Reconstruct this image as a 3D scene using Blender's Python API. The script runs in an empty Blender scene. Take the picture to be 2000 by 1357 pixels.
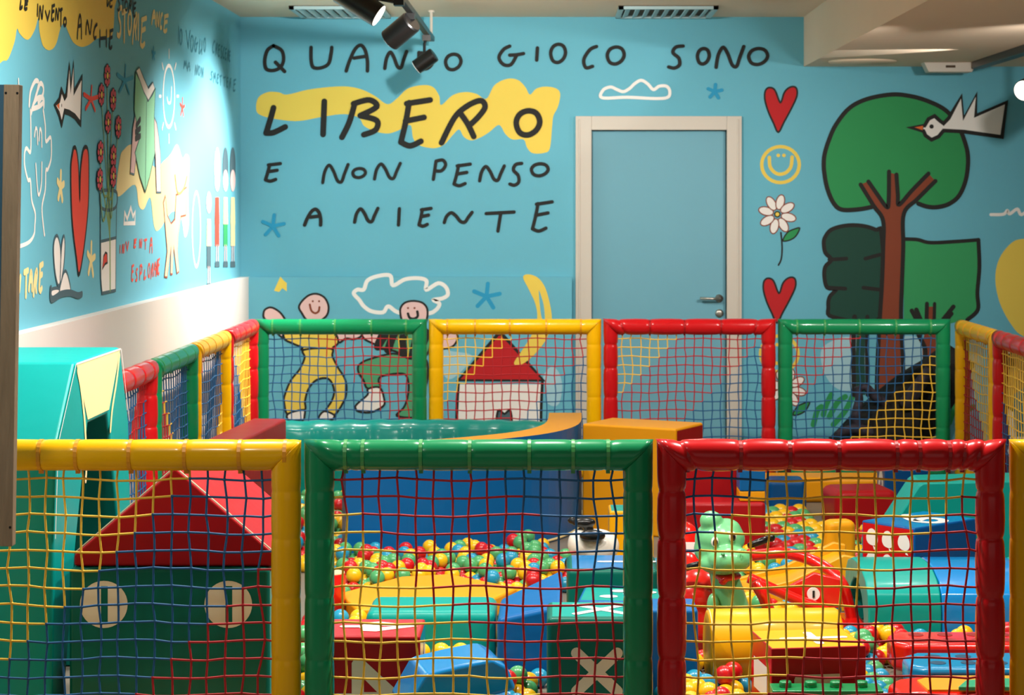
import bpy, bmesh, math, random
from mathutils import Vector, Matrix
random.seed(7)
PI = math.pi
scene = bpy.context.scene
COL = scene.collection
# ------------------------------------------------------------------ camera
F, VX, VY, CZ = 4050.0, 1080.0, 392.0, 1.635      # focal length in pixels of a 2000x1357 frame, horizon point, eye height
cam_d = bpy.data.cameras.new('camera')
cam = bpy.data.objects.new('camera', cam_d); COL.objects.link(cam)
cam.location = (0, 0, CZ); cam.rotation_euler = (PI/2, 0, 0)
cam_d.sensor_width = 36; cam_d.sensor_fit = 'HORIZONTAL'; cam_d.lens = 36*F/2000
cam_d.shift_x = (1000-VX)/2000; cam_d.shift_y = (VY-678.5)/2000
cam_d.clip_start = .05; cam_d.clip_end = 100
cam_d.dof.use_dof = True; cam_d.dof.focus_distance = 6.5; cam_d.dof.aperture_fstop = 9
scene.camera = cam
# ------------------------------------------------------------------ world, lights, exposure
world = bpy.data.worlds.new('world'); scene.world = world; world.use_nodes = True
world.node_tree.nodes['Background'].inputs[0].default_value = (1.0, .95, .88, 1)
world.node_tree.nodes['Background'].inputs[1].default_value = .40
scene.view_settings.view_transform = 'Standard'; scene.view_settings.look = 'None'
scene.view_settings.gamma = 1; scene.view_settings.exposure = 0.0
scene.view_settings.use_curve_mapping = False
def spot(loc, target, power, angle=60, blend=.6, size=.05, col=(1, .95, .88)):
    d = bpy.data.lights.new('spot_lamp', 'SPOT'); d.energy = power; d.spot_size = math.radians(angle)
    d.spot_blend = blend; d.shadow_soft_size = size; d.color = col
    o = bpy.data.objects.new('spot_lamp', d); COL.objects.link(o); o.location = loc
    o.rotation_euler = (Vector(target)-Vector(loc)).to_track_quat('-Z', 'Y').to_euler()
    return o
# ceiling spots above the play area, out of the picture
for x, y, p in ((-1.15, 6.62, 165), (-.1, 6.58, 165), (1.0, 6.58, 165), (1.9, 6.6, 90)):
    spot((x, y, 2.68 if x < 1.5 else 2.42), (x, y, 0), p, 140, .7, .05)
for x, y, p in ((-.7, 9.3, 90), (.55, 9.2, 90), (1.75, 9.4, 60)):
    spot((x, y, 2.66 if x < 1.6 else 2.42), (x, y-.2, 0), p, 130, .8, .05)
spot((-1.3, 4.4, 2.66), (-1.2, 6.0, .8), 50, 80, .9, .06)  # added lamp, unseen, to brighten the front of the left yellow rail
# lamps washing the walls
spot((-.85, 12.30, 2.40), (-2.0, 12.05, 1.50), 300, 95, .8, .03)
spot((-.80, 10.9, 2.45), (-2.0, 10.9, 1.1), 220, 100, .9, .03)
spot((-.3, 10.4, 2.62), (-.9, 13.2, 1.5), 205, 125, .9, .04)
spot((1.75, 9.9, 2.38), (.75, 13.2, .8), 120, 88, 1, .04)
spot((2.4, 9.8, 2.38), (2.1, 13.2, .9), 130, 95, 1, .04)
spot((-.6, 7.0, 2.62), (-2.0, 7.3, 1.3), 170, 120, .9, .05)
spot((2.56, 11.62, 2.36), (1.55, 12.15, 2.47), 60, 34, .4, .02)      # the glowing lamp at the right edge grazes the dropped ceiling

# ------------------------------------------------------------------ projection helpers (pixel of the photo -> point at a known distance)
def W(px, py, Y): s = F/Y; return Vector(((px-VX)/s, Y, CZ-(py-VY)/s))
def XofY(px, Y): return (px-VX)*Y/F
def ZofY(py, Y): return CZ-(py-VY)*Y/F

# ------------------------------------------------------------------ materials
def lin(h):
    h = h.lstrip('#'); r = []
    for i in (0, 2, 4):
        c = int(h[i:i+2], 16)/255
        r.append(c/12.92 if c <= .04045 else ((c+.055)/1.055)**2.4)
    return (*r, 1)
MATS = {}
def mat(name, hexc, rough=.45, coat=0, bump=0, bscale=8, vary=.06, vscale=3, metal=0, emit=0, spec=.5, stretch=None):
    if name in MATS: return MATS[name]
    m = bpy.data.materials.new(name); m.use_nodes = True; MATS[name] = m
    nt = m.node_tree; b = nt.nodes['Principled BSDF']
    c = lin(hexc)
    tc = nt.nodes.new('ShaderNodeTexCoord')
    src = tc.outputs['Object']
    if stretch:
        mp = nt.nodes.new('ShaderNodeMapping'); mp.inputs['Scale'].default_value = stretch
        nt.links.new(src, mp.inputs[0]); src = mp.outputs[0]
    nz = nt.nodes.new('ShaderNodeTexNoise'); nz.inputs['Scale'].default_value = vscale; nz.inputs['Detail'].default_value = 3
    nt.links.new(src, nz.inputs['Vector'])
    mx = nt.nodes.new('ShaderNodeMix'); mx.data_type = 'RGBA'
    mx.inputs[6].default_value = (*[v*(1-vary) for v in c[:3]], 1); mx.inputs[7].default_value = (*[min(1, v*(1+vary)) for v in c[:3]], 1)
    nt.links.new(nz.outputs[0], mx.inputs[0]); nt.links.new(mx.outputs[2], b.inputs['Base Color'])
    b.inputs['Roughness'].default_value = rough; b.inputs['Metallic'].default_value = metal
    b.inputs['Specular IOR Level'].default_value = spec
    if coat: b.inputs['Coat Weight'].default_value = coat; b.inputs['Coat Roughness'].default_value = .12
    if bump:
        n2 = nt.nodes.new('ShaderNodeTexNoise'); n2.inputs['Scale'].default_value = bscale; n2.inputs['Detail'].default_value = 2
        nt.links.new(src, n2.inputs['Vector'])
        bp = nt.nodes.new('ShaderNodeBump'); bp.inputs['Strength'].default_value = bump; bp.inputs['Distance'].default_value = .02
        nt.links.new(n2.outputs[0], bp.inputs['Height']); nt.links.new(bp.outputs[0], b.inputs['Normal'])
    if emit:
        b.inputs['Emission Color'].default_value = c; b.inputs['Emission Strength'].default_value = emit
    return m
def vinyl(name, h, rough=.38, bump=.10, bscale=9, coat=.06): return mat('vinyl_'+name, h, rough, coat, bump, bscale, .05, spec=.2)
V = dict(yellow=vinyl('yellow', 'E9A806'), green=vinyl('green', '12895A'), red=vinyl('red', 'C90A12'),
         teal=vinyl('teal', '079A8E', bump=.2), turq=vinyl('turquoise', '009A94', .4, .1), blue=vinyl('blue', '0563A6', bump=.15), dblue=vinyl('deep_blue', '06508F'),
         dred=vinyl('dark_red', 'A81018', .4, .1), orange=vinyl('orange', 'F0A010', .45, .06), dgreen_and_shade=vinyl('dark_green', '036555', .4, .08),  # dark green vinyl, also the painted shade of the turquoise circle block
         sky=vinyl('sky_blue', '0E84CC', .25, .25, 6, .5), cream=vinyl('cream', 'EFDCA0', .5, .05), black=vinyl('black', '0c0c0e', .3, .02),
         salmon=vinyl('rail_red', 'CE141A', .28, .05, 14, .35), railg=vinyl('rail_green', '128A55', .28, .04, 12, .35), raily=vinyl('rail_yellow', 'FABA00', .32, .04, 12, .3))
NET = dict(y=mat('net_yellow', 'FFC83C', .6), r=mat('net_red', 'B8121E', .6), b=mat('net_blue', '175A8C', .6))
PLA = dict(green=mat('plastic_light_green', '6FC282', .28, .2), red=mat('plastic_red', 'E01810', .2, .4), yellow=mat('plastic_yellow', 'E8A00C', .3, .2),
           black=mat('plastic_black', '0d0d0d', .3), blue=mat('plastic_blue', '0585B8', .25, .3), white=mat('plastic_white', 'E9E4D8', .3, .2),
           lego=mat('plastic_brick_green', '0F8A4E', .3, .2), cream=mat('plastic_cream', 'F0D9A0', .4))
MARK = dict(white=mat('mark_white', 'EFE9E2', .45), cream=mat('mark_cream', 'E4DCC0', .5), black=mat('mark_black', '14120f', .5), green=V['dgreen_and_shade'])
def paint(name, h): return mat('paint_'+name, h, .75, vary=.03)
P = dict(black=paint('black', '16130f'), yellow=paint('yellow', 'EBCB52'), white=paint('white', 'F0EAE4'), red=paint('red', 'BE0A14'), star=paint('star_blue', '1E95C0'),
         green=paint('green', '23904F'), dkgreen=paint('dark_green', '054032'), brown=paint('brown', '853A1D'), lgreen=paint('light_green', '2F9A5C'), skin=paint('pink', 'E8BFBB'),
         orange=paint('orange', 'E0682A'), pale=paint('pale_blue', 'A3CBD6'), mint=paint('mint', '8CCFA4'), coral=paint('coral', 'E24532'), pink=paint('petal_pink', 'D8485A'),
         peach=paint('peach', 'E8BE9C'), grey=paint('slate', '46606A'), pants=paint('leaf_green', '4E9E70'), stem=paint('stem', '7F9B5C'), tan=paint('tan', 'B98E4E'), lyellow=paint('soft_yellow', 'F0DC9A'), dull=paint('dull_blue', '2E7F93'))
M_wall = mat('wall_blue_paint', '66B2C6', .8, bump=.03, bscale=120, vary=.03, vscale=1.2)
M_white = mat('wall_white', 'DDD5CE', .7, vary=.03)
M_ceil = mat('ceiling_plaster', 'E6CDB2', .9, vary=.03)
M_frame = mat('door_frame_white', 'CBC1B4', .5, vary=.02)
M_door = mat('door_blue', '6AA6B8', .6, vary=.02)
M_floor = mat('floor_vinyl', '7C7468', .5, vary=.1)
M_metal = mat('brushed_metal', 'B8B2A8', .35, metal=.9)
M_blackm = mat('lamp_black', '0b0b0c', .35)
M_vent = mat('vent_slat', 'A8C4C8', .5)
M_vdark = mat('vent_dark', '4A3A2A', .9)
M_wood = mat('weathered_wood', '9A8468', .7, bump=.25, bscale=30, vary=.25, vscale=14, stretch=(6, 6, .6))
M_lamp = mat('lamp_glow', 'FFF4E6', .5, emit=2.2)

# ------------------------------------------------------------------ mesh helpers
def link(o, parent=None):
    COL.objects.link(o)
    if parent is not None: o.parent = parent
    return o
def mesh_obj(name, verts, faces, mats, parent=None, midx=None, smooth=False):
    me = bpy.data.meshes.new(name); me.from_pydata([tuple(v) for v in verts], [], faces)
    for m in (mats if isinstance(mats, (list, tuple)) else [mats]): me.materials.append(m)
    if midx: me.polygons.foreach_set('material_index', midx)
    if smooth: me.polygons.foreach_set('use_smooth', [True]*len(me.polygons))
    me.update()
    return link(bpy.data.objects.new(name, me), parent)
def tag(o, label=None, cat=None, group=None, kind=None):
    if label: o['label'] = label
    if cat: o['category'] = cat
    if group: o['group'] = group
    if kind: o['kind'] = kind
    return o
def thing(name, label, cat, loc=(0, 0, 0), rz=0, group=None):
    o = bpy.data.objects.new(name, None); o.empty_display_size = .1; o.location = loc; o.rotation_euler = (0, 0, rz)
    return tag(link(o), label, cat, group)
class MB:
    def __init__(self): self.v = []; self.f = []; self.m = []
    def add(self, vs, fs, mi=0):
        b = len(self.v); self.v += [tuple(x) for x in vs]; self.f += [tuple(i+b for i in f) for f in fs]; self.m += [mi]*len(fs)
    def box(self, x0, x1, y0, y1, z0, z1, mi=0):
        self.add([(x0,y0,z0),(x1,y0,z0),(x1,y1,z0),(x0,y1,z0),(x0,y0,z1),(x1,y0,z1),(x1,y1,z1),(x0,y1,z1)],
                 [(0,3,2,1),(4,5,6,7),(0,1,5,4),(1,2,6,5),(2,3,7,6),(3,0,4,7)], mi)
    def tube(self, pts, r, n=10, mi=0, caps=True, rs=None):
        pts = [Vector(p) for p in pts]; vs = []; fs = []; up = None
        for i, p in enumerate(pts):
            t = (pts[min(i+1, len(pts)-1)]-pts[max(i-1, 0)]).normalized()
            if up is None: up = Vector((0, 0, 1)) if abs(t.z) < .9 else Vector((1, 0, 0))
            a = t.cross(up).normalized(); b = a.cross(t).normalized(); up = b
            rr = rs[i] if rs else r
            for k in range(n):
                q = 2*PI*k/n; vs.append(p+a*math.cos(q)*rr+b*math.sin(q)*rr)
        for i in range(len(pts)-1):
            for k in range(n): fs.append((i*n+k, i*n+(k+1) % n, (i+1)*n+(k+1) % n, (i+1)*n+k))
        if caps: fs.append(tuple(range(n-1, -1, -1))); fs.append(tuple((len(pts)-1)*n+k for k in range(n)))
        self.add(vs, fs, mi)
    def lathe(self, prof, n=24, mi=0, o=(0, 0, 0), ax='z'):
        vs = []; fs = []; o = Vector(o)
        for r, z in prof:
            for k in range(n):
                a = 2*PI*k/n; p = (r*math.cos(a), r*math.sin(a), z)
                if ax == 'y': p = (p[0], p[2], p[1])
                if ax == 'x': p = (p[2], p[0], p[1])
                vs.append(o+Vector(p))
        for i in range(len(prof)-1):
            for k in range(n): fs.append((i*n+k, i*n+(k+1) % n, (i+1)*n+(k+1) % n, (i+1)*n+k))
        fs.append(tuple(range(n-1, -1, -1))); fs.append(tuple((len(prof)-1)*n+k for k in range(n)))
        self.add(vs, fs, mi)
    def prism(self, poly, a, b, fn, mi=0, side=None):
        n = len(poly); vs = [fn(u, v, a) for u, v in poly]+[fn(u, v, b) for u, v in poly]
        self.add(vs, [tuple(range(n)), tuple(range(2*n-1, n-1, -1))], mi)
        base = len(self.v)-2*n
        for i in range(n):
            self.f.append((base+i, base+(i+1) % n, base+n+(i+1) % n, base+n+i)); self.m.append(mi if side is None else side[i])
    def ell(self, c, r, nu=20, nv=12, mi=0, R=None):
        vs = []; fs = []; c = Vector(c)
        for j in range(1, nv):
            t = PI*j/nv
            for k in range(nu):
                a = 2*PI*k/nu; q = Vector((r[0]*math.sin(t)*math.cos(a), r[1]*math.sin(t)*math.sin(a), r[2]*math.cos(t)))
                vs.append(c+(R @ q if R else q))
        tp = Vector((0, 0, r[2])); vs += [c+(R @ tp if R else tp), c-(R @ tp if R else tp)]
        for j in range(nv-2):
            for k in range(nu): fs.append((j*nu+k, (j+1)*nu+k, (j+1)*nu+(k+1) % nu, j*nu+(k+1) % nu))
        T = len(vs)-2
        for k in range(nu): fs.append((T, k, (k+1) % nu)); fs.append((T+1, (nv-2)*nu+(k+1) % nu, (nv-2)*nu+k))
        self.add(vs, fs, mi)
    def build(self, name, mats, parent=None, smooth=False, bevel=0, seg=2):
        o = mesh_obj(name, self.v, self.f, mats, parent, self.m, smooth)
        bm = bmesh.new(); bm.from_mesh(o.data); bmesh.ops.recalc_face_normals(bm, faces=bm.faces)
        if bevel:
            es = [e for e in bm.edges if len(e.link_faces) == 2 and e.calc_face_angle(0) > .5]
            bmesh.ops.bevel(bm, geom=es, offset=bevel, segments=seg, profile=.5, affect='EDGES', clamp_overlap=True)
            for f in bm.faces: f.smooth = True
        bm.to_mesh(o.data); bm.free()
        if bevel:
            w = o.modifiers.new('weighted_normal', 'WEIGHTED_NORMAL'); w.keep_sharp = False; w.weight = 80
        return o
def blob(name, ells, material, parent, voxel=.01, smooth=8, tubes=()):
    b = MB()
    for e in ells: b.ell(e[0], e[1], 18, 12, 0, e[2] if len(e) > 2 else None)
    for pts, rs in tubes: b.tube(pts, 1, 12, 0, True, rs)
    o = b.build(name, material, parent, True)
    m = o.modifiers.new('remesh', 'REMESH'); m.mode = 'VOXEL'; m.voxel_size = voxel; m.use_smooth_shade = True
    s = o.modifiers.new('smooth', 'SMOOTH'); s.factor = .5; s.iterations = smooth
    return o
def catmull(pts, closed=False, n=6):
    P_ = [Vector(p) for p in pts]; L = len(P_); out = []
    if L < 3: return P_
    rng = range(L if closed else L-1)
    for i in rng:
        g = lambda k: P_[k % L] if closed else P_[max(0, min(L-1, k))]
        p0, p1, p2, p3 = g(i-1), g(i), g(i+1), g(i+2)
        for q in range(n):
            t = q/n
            out.append(.5*((2*p1)+(p2-p0)*t+(2*p0-5*p1+4*p2-p3)*t*t+(3*p1-p0-3*p2+p3)*t**3))
    if not closed: out.append(P_[-1])
    return out
# ------------------------------------------------------------------ flat paint and print: ribbons and filled outlines on a plane
def ribbon(pts, w, closed=False):
    P_ = []
    for p in pts:
        p = Vector(p[:2])
        if not P_ or (p-P_[-1]).length > 1e-5: P_.append(p)
    if closed and (P_[0]-P_[-1]).length < 1e-5: P_.pop()
    n = len(P_); vs = []; fs = []; h = w/2
    for i in range(n):
        a = P_[(i-1) % n] if (closed or i) else None; b = P_[(i+1) % n] if (closed or i < n-1) else None
        d1 = (P_[i]-a).normalized() if a is not None else (b-P_[i]).normalized()
        d2 = (b-P_[i]).normalized() if b is not None else d1
        n1 = Vector((-d1.y, d1.x)); n2 = Vector((-d2.y, d2.x)); m = n1+n2
        m = m.normalized() if m.length > .2 else n1
        k = min(1.5, 1/max(.35, m.dot(n1)))
        vs += [P_[i]+m*h*k, P_[i]-m*h*k]
    for i in range(n if closed else n-1):
        j = (i+1) % n; fs.append((2*i, 2*j, 2*j+1, 2*i+1))
    if not closed:
        for c, d in ((0, P_[0]-P_[1]), (n-1, P_[-1]-P_[-2])):
            d = d.normalized(); nn = Vector((-d.y, d.x)); b = len(vs)
            ring = [P_[c]+nn*h*math.cos(q)+d*h*math.sin(q) for q in [PI*k/8 for k in range(9)]]
            vs += ring; fs.append(tuple(range(b, b+9)))
    return vs, fs
class Paint:
    """plane: to3(u, v, off) gives the 3-D point; src(x, y) turns drawing coordinates into plane metres"""
    def __init__(self, to3, src, base=.0012, step=.00012):
        self.to3, self.src, self.off, self.step = to3, src, base, step; self.v = []; self.f = []; self.m = []; self.mats = []
    def _put(self, vs, fs, m):
        if m not in self.mats: self.mats.append(m)
        b = len(self.v); self.v += [self.to3(p[0], p[1], self.off) for p in vs]; self.f += [tuple(i+b for i in f) for f in fs]
        self.m += [self.mats.index(m)]*len(fs); self.off += self.step
    def fill(self, pts, m, smooth=True, line=None, w=.02):
        q = [Vector(self.src(*p)) for p in pts]
        if smooth: q = [Vector(p[:2]) for p in catmull([(*p, 0) for p in q], True, 5)]
        self._put(q, [tuple(range(len(q)))], m)
        if line: self._put(*ribbon(q, w, True), line)
        return self
    def stroke(self, pts, w, m, smooth=True, closed=False):
        q = [Vector(self.src(*p)) for p in pts]
        if smooth and len(q) > 2: q = [Vector(p[:2]) for p in catmull([(*p, 0) for p in q], closed, 6)]
        self._put(*ribbon(q, w, closed), m); return self
    def disc(self, c, rx, ry, m, line=None, w=.01, n=20, rot=0):
        ps = []
        for k in range(n):
            a = 2*PI*k/n; x, y = rx*math.cos(a), ry*math.sin(a)
            ps.append((c[0]+x*math.cos(rot)-y*math.sin(rot), c[1]+x*math.sin(rot)+y*math.cos(rot)))
        return self.fill(ps, m, False, line, w)
    def ring(self, c, rx, ry, w, m, n=28):
        return self.stroke([(c[0]+rx*math.cos(2*PI*k/n), c[1]+ry*math.sin(2*PI*k/n)) for k in range(n)], w, m, False, True)
    def build(self, name, parent, label=None):
        o = mesh_obj(name, self.v, self.f, self.mats, parent, self.m)
        if label: o['label'] = label
        return o
GL = {
 'Q': [('s', [(.45,.02),(.15,.2),(.02,.6),(.1,.92),(.45,.98),(.8,.85),(.95,.55),(.85,.2),(.45,.02)]), ('s', [(.55,.66),(1,1.02)])],
 'U': [('s', [(.05,0),(.05,.6),(.15,.97),(.5,1),(.85,.8),(.97,.3),(1,0)])],
 'A': [('s', [(0,1),(.15,.6),(.4,.15),(.65,0),(.85,.2),(.95,.6),(.95,1)]), ('l', [(.35,.5),(.88,.43)])],
 'N': [('s', [(0,1),(.08,.4),(.25,.04),(.42,.35),(.58,.88),(.74,.95),(.86,.5),(1,0)])],
 'D': [('l', [(.1,0),(.05,1)]), ('s', [(.1,.02),(.7,.1),(1,.5),(.7,.9),(.05,1)])],
 'O': [('c', [(.5,0),(.15,.15),(0,.5),(.15,.9),(.5,1),(.85,.8),(1,.45),(.85,.1)])],
 'G': [('s', [(.45,.03),(.2,.2),(.02,.6),(.2,.95),(.5,.95),(.72,.5)]), ('s', [(.45,.48),(.72,.46),(1,.4)])],
 'I': [('l', [(.6,0),(.4,1)])],
 'C': [('s', [(1,0),(.5,.15),(.05,.6),(.2,.98),(.7,.92)])],
 'S': [('s', [(1,0),(.5,.05),(.3,.3),(.7,.55),(.75,.85),(.4,1),(0,.95)])],
 'L': [('s', [(.4,0),(.25,.4),(.02,.95)]), ('s', [(.02,.95),(.4,.93),(1,.72)])],
 'B': [('s', [(.35,.1),(.2,.6),(0,1)]), ('s', [(.32,.1),(.75,0),(.95,.18),(.5,.42)]), ('s', [(.5,.42),(.95,.55),(.92,.8),(.6,.93)])],
 'E': [('s', [(.32,.06),(.2,.5),(.05,.92)]), ('l', [(.24,.08),(1,0)]), ('l', [(.2,.46),(.8,.38)]), ('s', [(.05,.92),(.35,1),(.7,.9)])],
 'R': [('s', [(0,1),(.3,.4),(.6,.12),(.9,0),(1,.15),(.85,.38),(.65,.58)]), ('s', [(.42,.28),(.6,.55),(.74,.85)])],
 'P': [('l', [(.3,.05),(.1,1)]), ('s', [(.3,.05),(.8,0),(1,.25),(.7,.55),(.2,.55)])],
 'T': [('l', [(0,.08),(1,0)]), ('l', [(.52,.1),(.42,1)])],
 'V': [('l', [(0,0),(.5,1),(1,0)])], 'M': [('l', [(0,1),(.2,0),(.5,.6),(.8,0),(1,1)])], 'H': [('l', [(0,0),(0,1)]), ('l', [(1,0),(1,1)]), ('l', [(0,.5),(1,.45)])],
 'Z': [('l', [(0,0),(1,0),(0,1),(1,1)])],
 '4': [('l', [(.72,1),(.72,.0),(.05,.68),(1,.68)])], '6': [('s', [(.75,0),(.35,.25),(.05,.65),(.25,.97),(.7,.95),(.9,.7),(.65,.5),(.2,.58)])],
 'X': [('l', [(.08,.08),(.92,.92)]), ('l', [(.92,.08),(.08,.92)])], '+': [('l', [(.5,0),(.5,1)]), ('l', [(0,.5),(1,.5)])], '1': [('l', [(.5,0),(.5,1)])]}
def glyph(pt, ch, box, w, m):
    x0, y0, x1, y1 = box
    for kind, pts in GL[ch]:
        q = [(x0+u*(x1-x0), y0+v*(y1-y0)) for u, v in pts]
        pt.stroke(q, w, m, kind != 'l', kind == 'c')

# ================================================================== THE ROOM
YW, XL = 13.28, -2.0          # back wall and left wall planes
PANEL_T = .06
ZC, ZS = 2.812, 2.494         # ceiling, dropped soffit
XS = XofY(1570, YW)
def struct(name, mb, mats, label, **k):
    return tag(mb.build(name, mats, None, **k), label, None, None, 'structure')
b = MB(); b.box(XL-.3, 5.2, -1.5, YW+.3, -.12, 0); struct('floor', b, M_floor, 'grey vinyl floor of the play room')
b = MB(); b.box(XL-.3, 5.2, -1.5, YW+.3, ZC, ZC+.1); ceiling = struct('ceiling', b, M_ceil, 'beige plaster ceiling over the play room')
# back wall with the door opening
dx0, dx1, dz1 = XofY(1155, YW), XofY(1419, YW), ZofY(254, YW)
b = MB(); b.box(XL-.15, dx0, YW, YW+.15, 0, ZC); b.box(dx1, 5.2, YW, YW+.15, 0, ZC); b.box(dx0, dx1, YW, YW+.15, dz1, ZC)
wall_back = struct('wall_back', b, M_wall, 'light blue back wall with hand painted lettering and drawings')
b = MB(); b.box(XL-.15, XL, -1.5, YW, 0, ZC); wall_left = struct('wall_left', b, M_wall, 'light blue left wall with painted drawings')
b = MB(); b.box(5.0, 5.15, -1.5, YW, 0, ZC); struct('wall_right', b, M_wall, 'light blue wall on the right side')
b = MB(); b.box(XS, 5.0, 3.0, YW, ZS, ZC); soffit = struct('ceiling_soffit', b, M_ceil, 'dropped beige ceiling box on the right')
# padded lower panels
zp = ZofY(541, YW-PANEL_T)
b = MB(); b.box(XL, XL+PANEL_T, 2, YW, 0, zp); struct('wall_panel_left', b, M_white, 'white lower wall panel along the left wall')
b = MB(); b.box(XL+PANEL_T, XofY(1117, YW-PANEL_T), YW-PANEL_T, YW, 0, zp, 0)
panel_back = struct('wall_panel_back', b, M_wall, 'light blue lower wall panel with painted dancers and house')
# door
b = MB(); fx0, fx1, fz = XofY(1124, YW), XofY(1448, YW), ZofY(227, YW)
b.box(fx0, dx0, YW-.03, YW+.12, 0, fz); b.box(dx1, fx1, YW-.03, YW+.12, 0, fz); b.box(dx0, dx1, YW-.03, YW+.12, dz1, fz)
b.box(fx0+.018, fx0+.03, YW-.036, YW-.03, 0, fz-.02); b.box(fx1-.03, fx1-.018, YW-.036, YW-.03, 0, fz-.02)
door = tag(bpy.data.objects.new('door_1', None), 'light blue door in a white frame with a metal handle', None, None, 'structure'); link(door)
b.build('door_frame', M_frame, door, bevel=.004)
b = MB(); b.box(dx0+.003, dx1-.003, YW+.03, YW+.07, .01, dz1-.003); leaf = b.build('door_leaf', M_door, door)
hx, hz = XofY(1405, YW), ZofY(583, YW)
b = MB(); b.lathe([(.026, 0), (.026, .012), (.011, .014), (.011, .05)], 20, 0, (hx, YW+.03, hz), 'y')
b.v = [(x, 2*(YW+.03)-y, z) for x, y, z in b.v]
b.tube([(hx, YW-.02, hz), (hx-.06, YW-.022, hz), (hx-.125, YW-.018, hz+.002)], .0095, 10); b.build('handle', M_metal, leaf, True)
b = MB(); b.lathe([(.026, 0), (.026, .01), (.008, .012)], 20, 0, (hx+.002, YW+.03, ZofY(612, YW)), 'y'); b.v = [(x, 2*(YW+.03)-y, z) for x, y, z in b.v]
b.build('keyhole_plate', M_metal, leaf, True)
# ceiling vents: a frame with single slats, hung under the ceiling
def vent(px0, px1, label):
    x0, x1 = XofY(px0, 12.55), XofY(px1, 12.55); y0, y1 = 12.5, 13.16
    t = thing('ceiling_vent', label, 'vent', ((x0+x1)/2, (y0+y1)/2, ZC)); w, d = (x1-x0)/2, (y1-y0)/2
    b = MB(); b.box(-w, w, -d, d, -.004, 0, 1)
    for q in ((-w, w, -d, -d+.04), (-w, w, d-.04, d), (-w, -w+.03, -d, d), (w-.03, w, -d, d)): b.box(*q, -.022, -.004, 0)
    b.build('vent_frame', [M_vent, M_vdark], t)
    n = 9
    for k in range(n):
        x = -w+.03+(k+.5)*(2*w-.06)/n
        s = MB(); s.prism([(x-.018, -.018), (x-.014, -.022), (x+.016, -.009), (x+.012, -.005)], -d+.04, d-.04, lambda u, v, a: (u, a, v)); s.build('slat', M_vent, t)
vent(566, 748, 'slatted ceiling vent to the left of the track lamps'); vent(1208, 1402, 'slatted ceiling vent beside the dropped ceiling box')

# ================================================================== MURALS
def back(Y, sx, ox, oy, base=.0012):
    """drawing coordinates of a zoomed crop (scale sx, origin ox, oy) on the plane at distance Y"""
    return Paint(lambda u, v, o: (u, Y-o, v), lambda x, y: (XofY(ox+x/sx, Y), ZofY(oy+y/sx, Y)), base)
def left(sx, ox, oy, base=.0012):
    def src(x, y):
        s = (ox+x/sx-VX)/XL; return (F/s, CZ-(oy+y/sx-VY)/s)
    return Paint(lambda u, v, o: (XL+o, u, v), src, base)
def word(name, letters, mk, w, m, parent, label):
    e = bpy.data.objects.new(name, None); link(e, parent); e['label'] = label
    for ch, box in letters:
        p = mk(); glyph(p, ch, box, w, m); p.build('letter', e)
A3 = lambda base=.006: back(YW, 2.827, 460, 0, base)
A4 = lambda base=.006: back(YW, 2.0, 1000, 0, base)
A5 = lambda base=.0012: back(YW, 2.56, 1440, 130, base)
K = P['black']
blob_pts = [(115,610),(125,540),(180,508),(240,510),(285,522),(400,495),(520,480),(620,478),(700,495),(770,530),(838,575),(890,545),(950,490),(1030,470),(1090,480),(1125,530),(1135,580),(1200,525),(1270,508),(1330,518),(1385,545),(1430,470),(1500,435),(1560,442),(1600,480),(1625,522),(1660,490),(1710,478),(1770,488),(1793,520),(1780,590),(1755,640),(1748,700),(1735,820),(1700,845),(1640,845),(1610,815),(1590,770),(1530,770),(1490,740),(1455,690),(1400,730),(1350,760),(1300,775),(1260,755),(1235,715),(1200,745),(1150,800),(1090,818),(1010,800),(980,760),(965,690),(900,720),(840,737),(770,725),(710,695),(680,650),(600,630),(480,645),(350,668),(240,660),(150,640)]
A3(.0012).fill(blob_pts, P['yellow']).build('painted_blob', wall_back, 'yellow paint blob behind the largest word')
word('painted_word', [('Q',(160,250,272,392)),('U',(412,262,532,375)),('A',(612,250,735,392)),('N',(825,285,945,378)),('D',(1005,290,1090,385)),('O',(1160,300,1245,385))], A3, .023, K, wall_back, 'black painted word QUANDO')
word('painted_word', [('G',(1452,252,1590,362)),('I',(1655,265,1675,332)),('O',(1740,245,1822,345))], A3, .023, K, wall_back, 'start of the black painted word GIOCO')
word('painted_word', [('C',(278,182,330,266)),('O',(372,184,438,250))], A4, .023, K, wall_back, 'end of the black painted word GIOCO')
word('painted_word', [('S',(612,180,668,266)),('O',(724,190,770,250)),('N',(797,182,905,263)),('O',(924,190,998,252))], A4, .023, K, wall_back, 'black painted word SONO')
word('painted_word', [('L',(168,595,275,742)),('I',(470,560,505,742)),('B',(588,552,790,758)),('E',(905,552,1075,805)),('R',(1138,556,1378,788)),('O',(1550,612,1680,745))], A3, .037, K, wall_back, 'large black painted word LIBERO')
word('painted_word', [('E',(162,903,248,1000))], A3, .022, K, wall_back, 'black painted letter E before NON')
word('painted_word', [('N',(482,908,622,1008)),('O',(648,930,718,980)),('N',(768,902,910,988))], A3, .021, K, wall_back, 'black painted word NON')
word('painted_word', [('P',(1085,884,1160,990)),('E',(1202,906,1296,1025)),('N',(1348,916,1484,998)),('S',(1515,902,1580,1022)),('O',(1634,904,1726,970))], A3, .022, K, wall_back, 'black painted word PENSO')
word('painted_word', [('A',(382,1155,475,1242))], A3, .023, K, wall_back, 'black painted letter A before NIENTE')
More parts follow.
